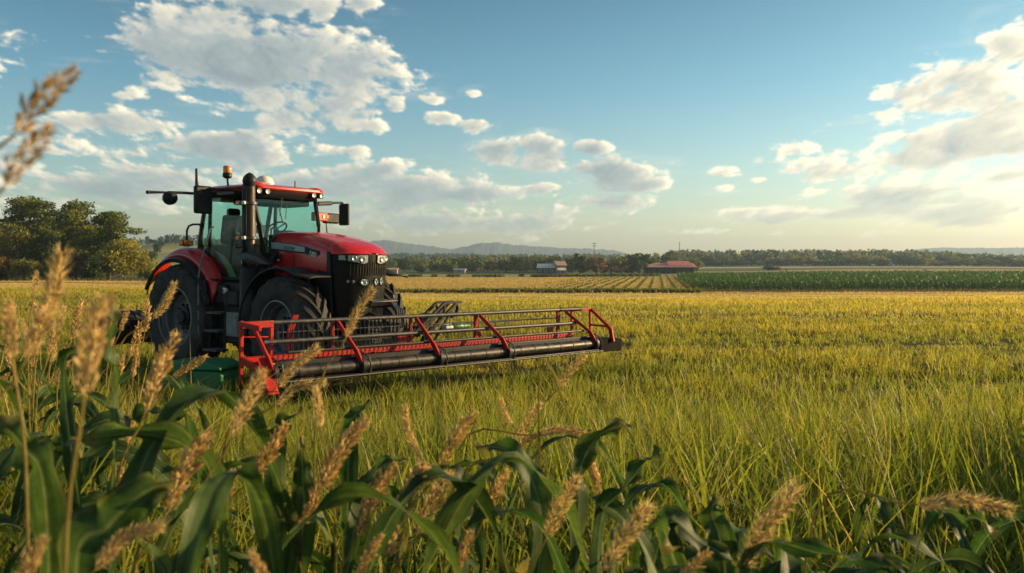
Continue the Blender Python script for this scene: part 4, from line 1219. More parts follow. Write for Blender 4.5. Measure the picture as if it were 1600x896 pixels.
MB().box((1.76, CY1 + .46, 2.88), (.12, .36, .20)).build('side_mirror', M['black'], mo, .03)
for y in (.22, .31): MB().box((1.835, CY1 + y, 2.90), (.012, .06, .07)).build('amber_glass' if y > .25 else 'clear_glass', M['amber' if y > .25 else 'white'], mo, .006)
MB().tube([(1.77, CY1 + .33, 2.82), (1.80, CY1 + .36, 2.4), (1.8, CY1 + .3, 2.2)], .014, 6).build('board_stay', M['black'], cabin)
# front linkage, weights and hydraulic bits between the front wheels
fl = MB(); fl.box((3.95, 0, .95), (.5, .62, .34))
for k in range(9): fl.box((4.26, -.34 + k * .085, .86), (.20, .07, .44))
fl.bar((3.9, -.42, .8), (4.55, -.42, .5), .07, .14); fl.bar((3.9, .42, .8), (4.55, .42, .5), .07, .14); fl.bar((3.9, 0, 1.2), (4.5, 0, 1.0), .05, .05)
fl.build('front_linkage', M['black'], tractor, .015)
fh = MB()
for k in range(4): fh.tube([(4.0, .25 + .06 * k, 1.25), (4.15, .32 + .06 * k, 1.4 - .04 * k), (4.28, .38 + .05 * k, 1.2), (4.3, .40 + .05 * k, .9)], .016, 6)
fh.bar((4.05, .5, 1.45), (4.2, .56, .95), .03, .05); fh.build('hydraulic_hose', M['steel'], tractor)
bp_ = MB(); bp_.prism([(4.02, 1.34), (4.14, 1.40), (4.2, 1.36), (4.12, 1.28)], -.1, .5); bp_.build('bumper_bracket', M['steel'], tractor, .01)

# ------------------------------------------------------------------ header (cutter front) in front of the tractor
header = thing('harvester_header', 'long red and black crop header with bars and a roller lying across the grass', 'header', (-3.31, 11.5, 0), R(45))
header.rotation_euler = (0, R(.55), R(45))
TOP, MID, BEAM, TUBE, WIRE = 1.14, .87, .60, .46, .34
MB().tube([(.28, .6, TOP), (6.62, .6, TOP), (7.2, .6, TOP - .01)], .033, 10).build('top_bar', M['bar'], header)
MB().tube([(6.62, .6, TOP), (7.28, .6, TOP - .005)], .042, 10).build('bar_sleeve', M['black'], header)
MB().tube([(.1, .45, MID), (6.6, .45, MID), (7.05, .45, MID + .01)], .035, 10).build('middle_bar', M['bar'], header)
b = MB(); b.bar((-.1, .62, BEAM + .02), (7.0, .62, BEAM + .02), .10, .085); b.build('main_beam', M['red_frame'], header, .012)
b = MB(); b.bar((1.35, .66, .735), (2.62, .66, .735), .03, .21); pno = b.build('back_panel', M['black'], header, .006)
b = MB(); b.bar((2.62, .655, .735), (2.95, .655, .735), .035, .22); b.build('red_panel', M['red_frame'], header, .008)
text_mesh('panel_emblem', 'S', .17, M['ivory'], header, (1.50, .635, .69), (R(90), 0, 0), .002, .3)
text_mesh('panel_lettering', '1200', .10, M['ivory'], header, (2.1, .635, .73), (R(90), 0, 0), .002)
for u, big in ((-.15, 0), (.32, 0), (1.36, 0), (2.89, 0), (4.38, 1), (6.6, 1), (7.02, 0)):
    z0 = .25 if u in (-.15,) else BEAM - .05
    MB().bar((u, .63, z0), (u, .63, TOP + (.04 if u == -.15 else -.02)), .085 if big else .055, .045, (0, 1, 0)).build('upright', M['red_frame'], header, .008)
MB().bar((4.56, .66, .62), (4.40, .66, 1.0), .05, .05, (0, 1, 0)).build('brace', M['red_frame'], header, .006)
MB().bar((6.42, .68, .6), (6.42, .68, .80), .14, .05, (0, 1, 0)).build('brace', M['red_frame'], header, .006)
for u0, u1 in ((.0, .02), (1.42, 1.50), (2.96, 3.03), (4.42, 4.62), (6.75, 7.08)):
    a = MB(); a.bar((u0, .58, TOP - .03), (u1, .20, .70), .042, .06); a.bar((u1, .205, .705), (u1 + .02, .07, .50), .045, .08)
    a.build('reel_arm', M['red_frame'], header, .01)
    d = MB().lathe([(.001, -.05), (.12, -.05), (.155, -.03), (.155, .03), (.12, .05), (.001, .05)], (u1 + .06, .17, TUBE), (1, 0, 0), 22); d.build('roller_disc', M['black'], header)
    h = MB().tube([(u1 + .03, .3, .68), (u1 + .09, .18, .66), (u1 + .15, .06, .58), (u1 + .17, .03, .45), (u1 + .16, .06, .33)], .012, 6); h.build('stalk_guard', M['bar'], header)
us = [.08, 1.5, 3.03, 4.62, 7.08]
for u0, u1 in zip(us, us[1:]):
    MB().lathe([(.07, 0), (.09, .0), (.09, (u1 - u0) - .12), (.07, (u1 - u0) - .12)], (u0 + .12, .17, TUBE), (1, 0, 0), 18).build('roller_tube', M['roller'], header, angle=30)
    rg = MB()
    for k in np.arange(u0 + .38, u1 - .1, .36): rg.lathe([(.088, 0), (.095, .0), (.095, .02), (.088, .02)], (k, .17, TUBE), (1, 0, 0), 16)
    rg.build('roller_ring', M['black'], header)
tr = MB(); tr.bar((.0, .42, .42), (7.3, .42, .42), .5, .07); tr.bar((0, .17, .33), (7.3, .17, .33), .22, .05); tr.bar((0.05, .27, .50), (7.3, .27, .50), .05, .22); tr.bar((0, .66, .45), (7.3, .66, .45), .05, .22); tr.build('header_trough', M['black'], header, .012)
MB().tube([(.0, .0, WIRE), (3.5, -.0, WIRE - .01), (7.25, 0, WIRE - .02)], .013, 6).build('cutter_bar', M['worn_steel'], header)
fg = MB()
for u in np.arange(.1, 7.25, .11): fg.tube([(u, .1, .33), (u, .0, .325), (u, -.06, .31)], [.012, .01, .002], 4, False)
fg.build('cutter_finger', M['steel'], header)
for z, y in ((TOP, .6), (MID, .45)):
    tn = MB()
    for k, u in enumerate(np.arange(.4, 6.95, .085)): tn.tube([(u, y, z), (u + .004, y - .01, z - .15), (u - .01, y - .05, z - .30 - .04 * (k % 3))], .0055, 4, False)
    t_ = tn.build('reel_tine', M['steel'], header)
MB().tube([(.4, .64, .985), (7.0, .64, .985)], .010, 6).build('tine_rail', M['steel'], header)
MB().tube([(.4, .30, .72), (7.0, .30, .72)], .022, 8).build('lower_bar', M['black'], header)
MB().tube([(3.3, .85, .93), (6.85, .85, .96)], .012, 6).build('rear_rail', M['steel'], header)
# left end frame
e = MB(); e.bar((-.17, .63, TOP + .0), (-.17, .05, TOP - .04), .05, .07); e.bar((-.17, .6, TOP - .02), (.33, .6, TOP - .02), .06, .10); e.bar((-.17, .62, .95), (.3, .62, .93), .02, .02); e.bar((.3, .61, .92), (.3, .61, TOP), .03, .03, (0, 1, 0))
e.build('end_frame', M['red_frame'], header, .008)
MB().bar((-.15, .6, BEAM + .03), (-.12, .05, BEAM - .1), .06, .10).build('lower_bracket', M['red_frame'], header, .008)
e = MB(); e.add([(-.10, -.08, .20), (.06, -.08, .20), (.06, .10, .55), (.02, .22, .68), (-.12, .22, .68), (-.12, .10, .5)], [(0, 1, 2, 3, 4, 5)]); e.bar((-.04, -.05, .22), (-.04, .3, .60), .16, .10); e.build('end_plate', M['red_frame'], header, .01)
MB().box((.06, .12, .57), (.06, .05, .07)).build('side_reflector', M['amber'], header, .01)
# right end frame
e = MB(); e.bar((7.57, .6, .45), (7.57, .6, TOP), .045, .045, (0, 1, 0)); e.bar((7.2, .6, TOP - .02), (7.58, .6, TOP - .02), .05, .06); e.bar((7.57, .58, TOP - .02), (7.57, .16, .82), .045, .055); e.bar((7.57, .17, .83), (7.58, .06, .72), .05, .07); e.bar((7.58, .07, .73), (7.60, .03, .48), .05, .09, (0, 1, 0)); e.bar((7.57, .6, .80), (7.57, .14, .79), .035, .04)
e.build('end_frame', M['red_frame'], header, .008)
e = MB(); e.box((7.52, .22, .42), (.60, .34, .26)); e.box((7.88, .22, .40), (.14, .30, .24))
for k in range(4): e.box((7.96, .22, .31 + k * .06), (.012, .28, .03))
e.build('drive_box', M['matte_black'], header, .02)
# lift linkage behind the header, with its white and green canister
lk = MB()
for dv_ in (0, .22):
    y_ = 1.30 + dv_
    lk.bar((3.50, y_, .80), (4.20, y_, 1.31), .045, .06, (0, 1, 0)); lk.bar((4.20, y_, 1.31), (4.62, y_, 1.32), .045, .055, (0, 1, 0)); lk.bar((3.72, y_, .70), (4.50, y_, 1.30), .05, .06, (0, 1, 0)); lk.bar((3.30, y_, .6), (3.95, y_, 1.06), .04, .04, (0, 1, 0)); lk.bar((3.95, y_, .62), (4.38, y_, 1.16), .035, .045, (0, 1, 0)); lk.bar((4.2, y_, 1.31), (4.2, y_, 1.08), .03, .04, (0, 1, 0)); lk.bar((3.85, y_, 1.05), (3.85, y_, .8), .03, .04, (0, 1, 0))
lk.tube([(4.60, 1.42, 1.31), (4.63, 1.42, 1.18), (4.58, 1.42, 1.07), (4.46, 1.42, 1.04)], .035, 8); lk.bar((3.0, 1.4, .55), (4.3, 1.4, .52), .2, .12); lk.bar((3.9, 1.28, 1.1), (3.9, 1.56, 1.1), .05, .05); lk.bar((3.6, 1.28, .88), (3.6, 1.56, .88), .05, .05); lk.bar((3.5, 1.3, .82), (3.3, 1.35, .52), .06, .06); lk.bar((3.72, 1.3, .72), (3.7, 1.35, .52), .06, .06)
lk.bar((3.2, .66, .5), (3.2, 1.5, .52), .12, .12); lk.bar((4.2, .66, .5), (4.2, 1.5, .52), .12, .12)
lo = lk.build('lift_linkage', M['black'], header, .006)
MB().lathe([(.001, 0), (.085, 0), (.09, .02), (.09, .17), (.001, .18)], (4.12, 1.22, .84), (1, 0, 0), 16).build('white_canister', M['white'], lo)
MB().lathe([(.001, 0), (.07, 0), (.08, .02), (.08, .26), (.05, .3), (.05, .4), (.001, .4)], (4.32, 1.22, .87), (1, 0, 0), 16).build('green_canister', M['green_box'], lo)
# hose couplings with red caps at the near end of the header
cp = MB()
for k in range(3): cp.tube([(.75 + .03 * k, .95, .62), (.78 + .035 * k, .94, 1.0), (.86 + .03 * k, .92, 1.22)], [.012, .02, .024], 7)
cp.build('hose_coupling', M['red_frame'], header)

# ------------------------------------------------------------------ the green box and the roller behind
gb = thing('green_box', 'green painted metal box with chamfered lid standing in grass by the rear wheel', 'box', (*at(315, 590, 13.2)[:2], 0), R(-12))
b = MB(); b.prism([(-.50, .02), (-.52, .30), (-.44, .34), (.46, .34), (.54, .28), (.52, .02)], -.32, .32); b.build('body', M['green_box'], gb, .02)
l_ = MB(); lid = [(-.53, .345), (-.53, .40), (-.36, .475), (.30, .475), (.53, .40), (.53, .345)]; l_.prism(lid, -.35, .35); l_.build('lid', M['green_box'], gb, .025)
MB().tube([(-.06, -.36, .43), (-.06, -.39, .47), (.06, -.39, .47), (.06, -.36, .43)], .012, 6).build('handle', M['steel'], gb)
MB().box((.0, -.325, .27), (.09, .02, .07)).build('latch', M['steel'], gb, .006)
ri = thing('rear_roller', 'black ribbed field roller standing behind the rear wheel of the tractor', 'roller', (*at(203, 500, 17.3)[:2], 0), -YAW)
b = MB().lathe([(.001, -.62), (.30, -.62), (.33, -.58), (.33, .58), (.30, .62), (.001, .62)], (0, 0, .68), (0, 1, 0), 28); b.build('drum', M['black'], ri, angle=30)
b = MB()
for k in range(7): b.lathe([(.325, 0), (.35, .01), (.35, .05), (.325, .06)], (0, -.56 + k * .18, .68), (0, 1, 0), 28)
b.build('drum_rib', M['tyre'], ri)
for s in (-1, 1):
    b = MB(); b.bar((0, s * .68, .68), (.95, s * .5, .85), .05, .12); b.bar((0, s * .68, .72), (0, s * .68, .3), .05, .1, (0, 1, 0)); b.box((0, s * .68, .16), (.3, .08, .32)); b.build('side_arm', M['black'], ri, .01)
MB().bar((.95, -.55, .85), (.95, .55, .85), .1, .1).build('cross_beam', M['black'], ri, .01)


# ------------------------------------------------------------------ crops and grass that nobody could count
def blades(x, y, h, w, bend, segs, cols, tip, seed, z=None, curl=0.0):
    """Tapered grass blades: x, y, h, w, bend are arrays; cols (n, 3) at the foot, tip (n, 3) at the end."""
    g = np.random.default_rng(seed)
    n = len(x)
    z = zt(x, y) - .03 if z is None else z
    a = g.random(n) * 2 * math.pi; da = np.stack([np.cos(a), np.sin(a), np.zeros(n)], -1)
    b = a + math.pi / 2 + g.normal(size=n) * .5; wd = np.stack([np.cos(b), np.sin(b), np.zeros(n)], -1)
    ts = np.linspace(0, 1, segs + 1)
    base = np.stack([x, y, z], -1)
    V = np.zeros((n, 2 * segs + 1, 3), np.float32); C = np.zeros((n, 2 * segs + 1, 3), np.float32)
    kink = g.normal(size=(n, 1)) * curl
    for i, t in enumerate(ts):
        up = h * (t - .45 * bend * t ** 2.2); out = h * bend * t ** 2 * .9
        p = base + da * out[:, None]; p[:, 2] += up
        p += wd * (kink * np.sin(t * 3.0 + 1.5 * kink) * h[:, None] * t)
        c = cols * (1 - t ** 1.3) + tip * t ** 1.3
        if i == segs:
            V[:, 2 * segs] = p; C[:, 2 * segs] = c
        else:
            hw = (w * (1 - t ** 1.8) * .5 * (.7 + .6 * min(1, t * 3)))[:, None]
            V[:, 2 * i] = p - wd * hw; V[:, 2 * i + 1] = p + wd * hw
            C[:, 2 * i] = c; C[:, 2 * i + 1] = c
    k = (2 * segs + 1) * np.arange(n)[:, None]
    quads = [np.stack([k[:, 0] + 2 * i, k[:, 0] + 2 * i + 1, k[:, 0] + 2 * i + 3, k[:, 0] + 2 * i + 2], -1) for i in range(segs - 1)]
    tris = np.stack([k[:, 0] + 2 * segs - 2, k[:, 0] + 2 * segs - 1, k[:, 0] + 2 * segs], -1)
    return V.reshape(-1, 3), (np.concatenate(quads) if quads else None), tris, C.reshape(-1, 3)


def blades_mesh(name, sets, mat, label, cat, smooth=True):
    Vs, Q, T, C, off = [], [], [], [], 0
    for V, q, t, c in sets:
        Vs.append(V); C.append(c); T.append(t + off)
        if q is not None: Q.append(q + off)
        off += len(V)
    f = ([np.concatenate(Q)] if Q else []) + [np.concatenate(T)]
    return tag(np_mesh(name, np.concatenate(Vs), f, mat, np.concatenate(C), smooth=smooth), label, cat, kind='stuff')


def wedge(n, d0, d1, seed, p0=-130, p1=1730, power=1.0):
    """n random ground points between two distances, evenly spread over the area seen between columns p0 and p1."""
    g = np.random.default_rng(seed)
    u = g.random(n)
    d = (d0 ** (2 * power) + u * (d1 ** (2 * power) - d0 ** (2 * power))) ** (1 / (2 * power))
    px = p0 + (p1 - p0) * g.random(n)
    x = (px - 800) / F * d * (1 + 1.5 / (.72 * d))              # the grass goes on past both sides of the view
    return x, d, 800 + F * x / d, g


def tone(g, n, a, b, lo=0, hi=1):
    t = (lo + (hi - lo) * g.random((n, 1)))
    return np.array(a) * (1 - t) + np.array(b) * t


def below_sight(h, x, y, g):
    """Grass round the green box and the near end of the header is trodden down to where both show."""
    p = 800 + F * x / y
    lim = np.interp(p, [225, 262, 275, 372, 390, 470, 640, 700], [480, 562, 574, 576, 586, 584, 566, 480])
    return np.where(y < 13.5, np.minimum(h, np.maximum(.12, (CAM_H - (lim - HORIZON) / F * y)) * (.8 + .3 * g.random(len(h)))), h)


def patch(x, y, s, seed): return fbm(x / s, y / s * 1.8, seed, 4)


# machine footprints stay clear of long grass
def clear_of(x, y, keep):
    ex, ey = x + 5.625, y - 16.42
    c, s = math.cos(YAW), math.sin(YAW)
    f = ex * c - ey * s; l = ex * s + ey * c
    m = (f > -1.2) & (f < 4.9) & (np.abs(l) < 1.3)
    hx, hy = x + 3.31, y - 11.5
    u = (hx + hy) * .7071; v = (-hx + hy) * .7071
    m |= (u > -.3) & (u < 8.0) & (v > -.12) & (v < 1.7)
    gx, gy = x - at(315, 590, 13.2)[0], y - 13.2
    m |= (np.abs(gx) < .62) & (np.abs(gy) < .45)
    return ~m | (np.random.default_rng(3).random(len(x)) < keep)


sets = []
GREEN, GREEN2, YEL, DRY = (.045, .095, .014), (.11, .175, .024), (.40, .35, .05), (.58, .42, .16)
def tufts(nc, per, d0, d1, seed, spread, power=1.0):
    """Clump centres with their own height factor, each holding several blades."""
    cx, cy, cpx, g = wedge(nc, d0, d1, seed, power=power)
    hk = .45 + .75 * g.random(nc) ** 1.2
    x = np.repeat(cx, per) + g.normal(size=nc * per) * spread; y = np.repeat(cy, per) + g.normal(size=nc * per) * spread
    return x, y, np.repeat(cpx, per), np.repeat(hk, per), g


# long grass near the camera
x, y, px, hk, g = tufts(5200, 19, 1.4, 9.8, 21, .08)
n = len(x)
pt = patch(x, y, 1.3, 60)
left = np.clip((760 - px) / 500, 0, 1)
hmax = np.interp(y, [1.5, 3, 5, 7, 9.5], [1.40, 1.44, 1.36, 1.05, .62])
tall = np.clip((330 - px) / 160, 0, 1) * np.clip((7.5 - y) / 2, 0, 1)
h = hmax * hk * (.6 + .45 * g.random(n)) * (.72 + .6 * pt) * (1 + .45 * tall)
h = below_sight(h, x, y, g)
tipc = tone(g, n, (.16, .21, .025), YEL); dry = g.random(n) < .07; tipc[dry] = DRY
base = tone(g, n, GREEN, GREEN2); base[dry] = (.30, .24, .08)
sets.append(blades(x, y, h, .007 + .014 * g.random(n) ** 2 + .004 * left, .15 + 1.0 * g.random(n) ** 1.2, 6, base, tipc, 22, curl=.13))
# the dense tall patch round the seed heads
x, y, px, hk, g = tufts(2900, 20, 1.6, 6.5, 35, .06)
k = px < 330 + 330 * g.random(len(px)) ** 1.5; x, y, hk, px = x[k], y[k], hk[k], px[k]; n = len(x)
h = (1.2 + .35 * np.clip((260 - px) / 200, 0, 1)) * (.55 + .45 * hk) * (.7 + .35 * g.random(n)) * np.where(y > 5, .85, 1)
h = np.minimum(h, (CAM_H - (np.interp(px, [200, 250, 380], [500, 562, 592]) - HORIZON) / F * y) * (.85 + .3 * g.random(n)))
sets.append(blades(x, y, h, .008 + .012 * g.random(n), .2 + .8 * g.random(n), 7, tone(g, n, GREEN, GREEN2), tone(g, n, (.20, .25, .03), YEL), 36, curl=.12))
# broader blades among them
n = 14500
x, y, px, g = wedge(n, 1.5, 6.0, 31)
h = np.interp(y, [1.5, 4, 6.5], [1.3, 1.3, 1.0]) * (.6 + .55 * g.random(n))
h = below_sight(h, x, y, g)
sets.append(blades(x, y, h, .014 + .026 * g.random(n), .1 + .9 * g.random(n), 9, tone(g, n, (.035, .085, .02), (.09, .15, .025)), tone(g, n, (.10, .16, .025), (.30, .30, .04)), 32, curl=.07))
# thin wild stems standing out of it
n = 3300
x, y, px, g = wedge(n, 2.2, 14, 23)
h = np.interp(y, [2, 5, 8, 14], [1.1, 1.05, .85, .55]) * (.75 + .4 * g.random(n))
k = clear_of(x, y, 0); x, y, h = x[k], y[k], h[k]; n = len(x)
h = np.where((px[k] > 240) & (px[k] < 700) & (g.random(n) < .8), below_sight(h, x, y, g), h)
sets.append(blades(x, y, h, .006 + .005 * g.random(n), .2 + .8 * g.random(n), 7, tone(g, n, GREEN2, YEL), tone(g, n, YEL, DRY), 24, curl=.16))
blades_mesh('long_grass', sets, M['grass'], 'long green and yellow grass filling the near edge of the field', 'grass')

sets = []
x, y, px, hk, g = tufts(10300, 15, 8.3, 36, 25, .10, .72)
k = clear_of(x, y, .25); x, y, px, hk = x[k], y[k], px[k], hk[k]; n = len(x)
pt = patch(x, y, 3.5, 61)
h = np.interp(y, [8.5, 12, 20, 34], [.62, .44, .34, .33]) * hk * (.55 + .6 * g.random(n)) * (.5 + 1.0 * pt)
h *= 1 - .5 * np.clip((fbm(x / 16, (y + .05 * x) / 1.5, 81, 3) - .52) * 6, 0, 1)                # swaths pressed down across the field
w = np.interp(y, [8.5, 34], [.012, .028]) * (.7 + .6 * g.random(n))
yl = np.clip(np.interp(y, [9, 18, 34], [.12, .42, .68]) + (pt - .5) * 1.0 + .25 * (g.random(n) - .5), 0, 1)[:, None]
base = np.array(GREEN2) * (1 - yl) + np.array((.28, .25, .04)) * yl
tipc = np.array((.22, .26, .035)) * (1 - yl) + np.array((.58, .44, .075)) * yl
sets.append(blades(x, y, h, w, .15 + .9 * g.random(n) ** 1.3, 3, base, tipc, 26))
# rough tufts left standing against the machines
g = np.random.default_rng(57)
n = 5200
u = g.uniform(-.2, 7.9, n); v = -.06 - .55 * g.random(n) ** 1.5
x1 = -3.31 + (u - v) * .7071; y1 = 11.5 + (u + v) * .7071
side = g.random(n) < .5
f_ = np.where(side, g.choice([0, 3.02], n) + g.normal(size=n) * .55, g.uniform(-1.2, 4.2, n)); l_ = -1.2 - .5 * g.random(n)
x2 = -5.625 + f_ * math.cos(YAW) + l_ * math.sin(YAW); y2 = 16.42 - f_ * math.sin(YAW) + l_ * math.cos(YAW)
x = np.concatenate([x1, x2]); y = np.concatenate([y1, y2])
k = clear_of(x, y, 0); x, y = x[k], y[k]; n = len(x)
clump = fbm(x * 2.2, y * 2.2, 85, 3)
h = (.16 + .55 * np.clip(clump - .2, 0, 1)) * (.6 + .6 * g.random(n))
sets.append(blades(x, y, h, .012 + .010 * g.random(n), .2 + .9 * g.random(n), 4, tone(g, n, GREEN, GREEN2), tone(g, n, GREEN2, YEL), 58))
n = 190000
x, y, px, g = wedge(n, 30, 128, 27, power=.8)
pt = patch(x, y, 9.0, 62)
h = np.interp(y, [30, 60, 128], [.34, .36, .40]) * (.5 + .6 * g.random(n)) * (.6 + .8 * pt)
h *= 1 - .5 * np.clip((fbm(x / 40, (y + .03 * x) / 4.0, 83, 3) - .52) * 6, 0, 1)
yk = y - .03 * x + (fbm(x / 30, y * 0, 64, 3) - .5) * 8
cut = np.clip((yk - 78) / 10, 0, 1)                                   # beyond this the crop is already cut
h *= (1 - .72 * cut) * np.where(np.abs(yk - 117) < 4, .4, 1)
w = np.interp(y, [30, 128], [.035, .13]) * (.7 + .6 * g.random(n))
yl = np.clip(.40 + (pt - .5) * 1.1 + .3 * (g.random(n) - .5) + np.clip((y - 50) / 100, 0, .4), 0, 1)[:, None]
base = np.array((.13, .17, .025)) * (1 - yl) + np.array((.38, .31, .055)) * yl
tipc = np.array((.26, .27, .035)) * (1 - yl) + np.array((.70, .50, .09)) * yl
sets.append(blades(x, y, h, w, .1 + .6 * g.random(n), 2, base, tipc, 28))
Vl, Ql, Tl, Cl = sets[-1]
band = (cut * (.75 + .25 * np.sin(yk * .9)))[:, None, None]
tan = np.array((.58, .45, .24)) * (.75 + .5 * g.random((n, 1, 1)))
Cl = (Cl.reshape(n, -1, 3) * (1 - band) + tan * band).reshape(-1, 3)
sets[-1] = (Vl, Ql, Tl, Cl)
blades_mesh('meadow_grass', sets, M['grass'], 'short yellow green grass covering the whole open field', 'grass')

# corn added out of view on the sun's side, to shade the near plants
g = np.random.default_rng(52)
n = 2100
yy_ = g.uniform(.2, 7.6, n); xx_ = .67 * yy_ + 1.6 + g.uniform(0, 4.4, n)
per = 9
x = np.repeat(xx_, per); y = np.repeat(yy_, per); m_ = len(x)
lift = np.tile(np.linspace(.25, 1.22, per), n) + g.random(m_) * .15
c = tone(g, m_, (.03, .07, .02), (.06, .105, .025))
c1 = tone(g, n, (.08, .11, .03), (.1, .13, .04))
blades_mesh('shade_corn', [blades(x, y, .7 * (.8 + .4 * g.random(m_)), np.full(m_, .075), .4 + .7 * g.random(m_), 4, c, c * 1.1, 53, z=lift), blades(xx_, yy_, np.full(n, 1.65), np.full(n, .03), np.full(n, .03), 2, c1, c1, 54)], M['broad_leaf'], 'added unseen corn beside the viewer that shades the near plants', 'corn')

# golden stubble on the far fields
n = 150000
x, y, px, g = wedge(n, 126, 400, 29, p0=-200, p1=1800, power=.75)
gold = ((px > 330) & (px < 1075 + (y - 140) * -.15) & (y < 318)) | ((px > 1070) & (px < 1800) & ((y < 147) | (y > 312))) | ((px < 330) & (y < 134))
x, y, px = x[gold], y[gold], px[gold]; n = len(x)
pt = patch(x, y, 22, 63)
row = .5 + .5 * np.sin((x - y * .176) * 2 * math.pi / 3.2)
keep = g.random(n) < (.45 + .55 * row); x, y, pt = x[keep], y[keep], pt[keep]; n = len(x)
h = .34 * (.5 + .7 * g.random(n)); w = np.interp(y, [126, 400], [.16, .40]) * (.6 + .7 * g.random(n))
t = np.clip(pt + .3 * (g.random(n) - .5), 0, 1)[:, None]
base = np.array((.40, .27, .07)) * (1 - t) + np.array((.50, .36, .10)) * t
blades_mesh('golden_stubble', [blades(x, y, h, w, .1 + .4 * g.random(n), 1, base, base * 1.12, 30)], M['grass'], 'golden stubble in rows on the rising far field', 'stubble', False)


def strip_plants(name, pts, h, w, ca, cb, label, cat, seed, segs=2, per=3):
    g = np.random.default_rng(seed)
    x = np.repeat(pts[:, 0], per) + g.normal(size=len(pts) * per) * .12; y = np.repeat(pts[:, 1], per) + g.normal(size=len(pts) * per) * .12
    n = len(x)
    hh = h * (.7 + .45 * g.random(n)); ww = w * (.7 + .6 * g.random(n))
    c = tone(g, n, ca, cb)
    return blades_mesh(name, [blades(x, y, hh, ww, .15 + .8 * g.random(n), segs, c, c * 1.15, seed)], M['grass'], label, cat)


# the standing corn: rows run away from the viewer, leaves arch to both sides
g = np.random.default_rng(41)
P = []
for r_ in np.arange(-60, 150, 1.15):
    yy_ = np.arange(150, 300, .75) + g.random() * .5
    xx_ = 30 + r_ + (yy_ - 150) * .176
    P.append(np.stack([xx_ + g.normal(size=len(yy_)) * .06, yy_ + g.normal(size=len(yy_)) * .1], -1))
P = np.concatenate(P)
ppx = 800 + F * P[:, 0] / P[:, 1]
edge = 150.5 + .012 * P[:, 0] + (fbm(P[:, 0] / 6, P[:, 0] * 0, 71, 3) - .5) * 3
inside = (P[:, 0] > 33 + np.clip(P[:, 1] - 158, -8, 0) * -.5) & (ppx < 1760) & (P[:, 1] > edge) & (P[:, 0] - (P[:, 1] - 150) * .176 > 33)
P = P[inside]
near = P[:, 1] < 172
P = np.concatenate([P[near], P[~near][g.random((~near).sum()) < .55]])
near = P[:, 1] < 172
s1 = []
for pts, per, wd, sg in ((P[near], 7, .15, 3), (P[~near], 4, .26, 2)):
    x = np.repeat(pts[:, 0], per); y = np.repeat(pts[:, 1], per); n = len(x)
    lift = np.tile(np.linspace(.25, 1.45, per), len(pts)) + g.random(n) * .2
    hh = np.where(lift > 1.2, .95, .85) * (.8 + .4 * g.random(n))
    c = tone(g, n, (.022, .065, .016), (.055, .115, .028))
    s1.append(blades(x, y, hh, np.full(n, wd), .35 + .7 * g.random(n), sg, c, c * 1.2, 42 + per, z=zt(x, y) + lift))
    m_ = len(pts)
    s1.append(blades(pts[:, 0], pts[:, 1], np.full(m_, 1.95) * (.9 + .2 * g.random(m_)), np.full(m_, .075), np.full(m_, .03), 1, tone(g, m_, (.16, .15, .06), (.07, .10, .03)), tone(g, m_, (.22, .2, .08), (.3, .24, .1)), 47 + per))
blades_mesh('corn_field', s1, M['broad_leaf'], 'dark green standing corn in rows beyond the meadow', 'corn')

# young rows in the stubble between the corn and the barn
P = []
for r_ in np.arange(-34, 33, 2.6):
    yy_ = np.arange(160, 385, .8)
    P.append(np.stack([30 + r_ + (yy_ - 150) * .176, yy_], -1))
P = np.concatenate(P); ppx = 800 + F * P[:, 0] / P[:, 1]
fadein = np.clip((P[:, 0] - (P[:, 1] - 150) * .176 + 4) / 26, 0.0, 1)
P = P[(np.random.default_rng(43).random(len(P)) < fadein) & ((P[:, 0] - (P[:, 1] - 150) * .176 < 33) | (P[:, 1] > 300))]
strip_plants('young_crop', P, .75, .45, (.05, .075, .02), (.12, .13, .035), 'low green crop in thin rows running up to the barn', 'crop', 44, 1, 2)
# the unmown strip along the near edge of the golden field
g = np.random.default_rng(45)
xx_ = np.concatenate([g.uniform(-8, 32, 2600), g.uniform(-45, 0, 900)]); yy_ = 141 + g.normal(size=len(xx_)) * 1.0 + .03 * xx_
strip_plants('unmown_strip', np.stack([xx_, yy_], -1), 1.0, .22, (.06, .085, .018), (.17, .18, .035), 'dark unmown grass strip along the near edge of the golden field', 'grass', 46, 2, 3)
xx_ = g.uniform(-140, 60, 2500); yy_ = 334 + g.normal(size=len(xx_)) * 2.0 + .1 * xx_
kk = fbm(xx_ / 9, xx_ * 0, 75, 3) > .42
strip_plants('bank_growth', np.stack([xx_[kk], yy_[kk]], -1), 1.4, .6, (.04, .06, .02), (.10, .11, .03), 'rough dark growth along the bank below the far tree line', 'undergrowth', 48, 2, 3)


# ------------------------------------------------------------------ plants at the near edge of the field, each one by itself
def spline(ctrl, n):
    c = np.array(ctrl, float)
    c = np.vstack([2 * c[0] - c[1], c, 2 * c[-1] - c[-2]])
    seg = len(c) - 3
    out = []
    for u in np.linspace(0, seg - 1e-6, n):
        i = int(u); t = u - i
        p0, p1, p2, p3 = c[i:i + 4]
        out.append(.5 * (2 * p1 + (p2 - p0) * t + (2 * p0 - 5 * p1 + 4 * p2 - p3) * t * t + (3 * p1 - p0 - 3 * p2 + p3) * t ** 3))
    return np.array(out)


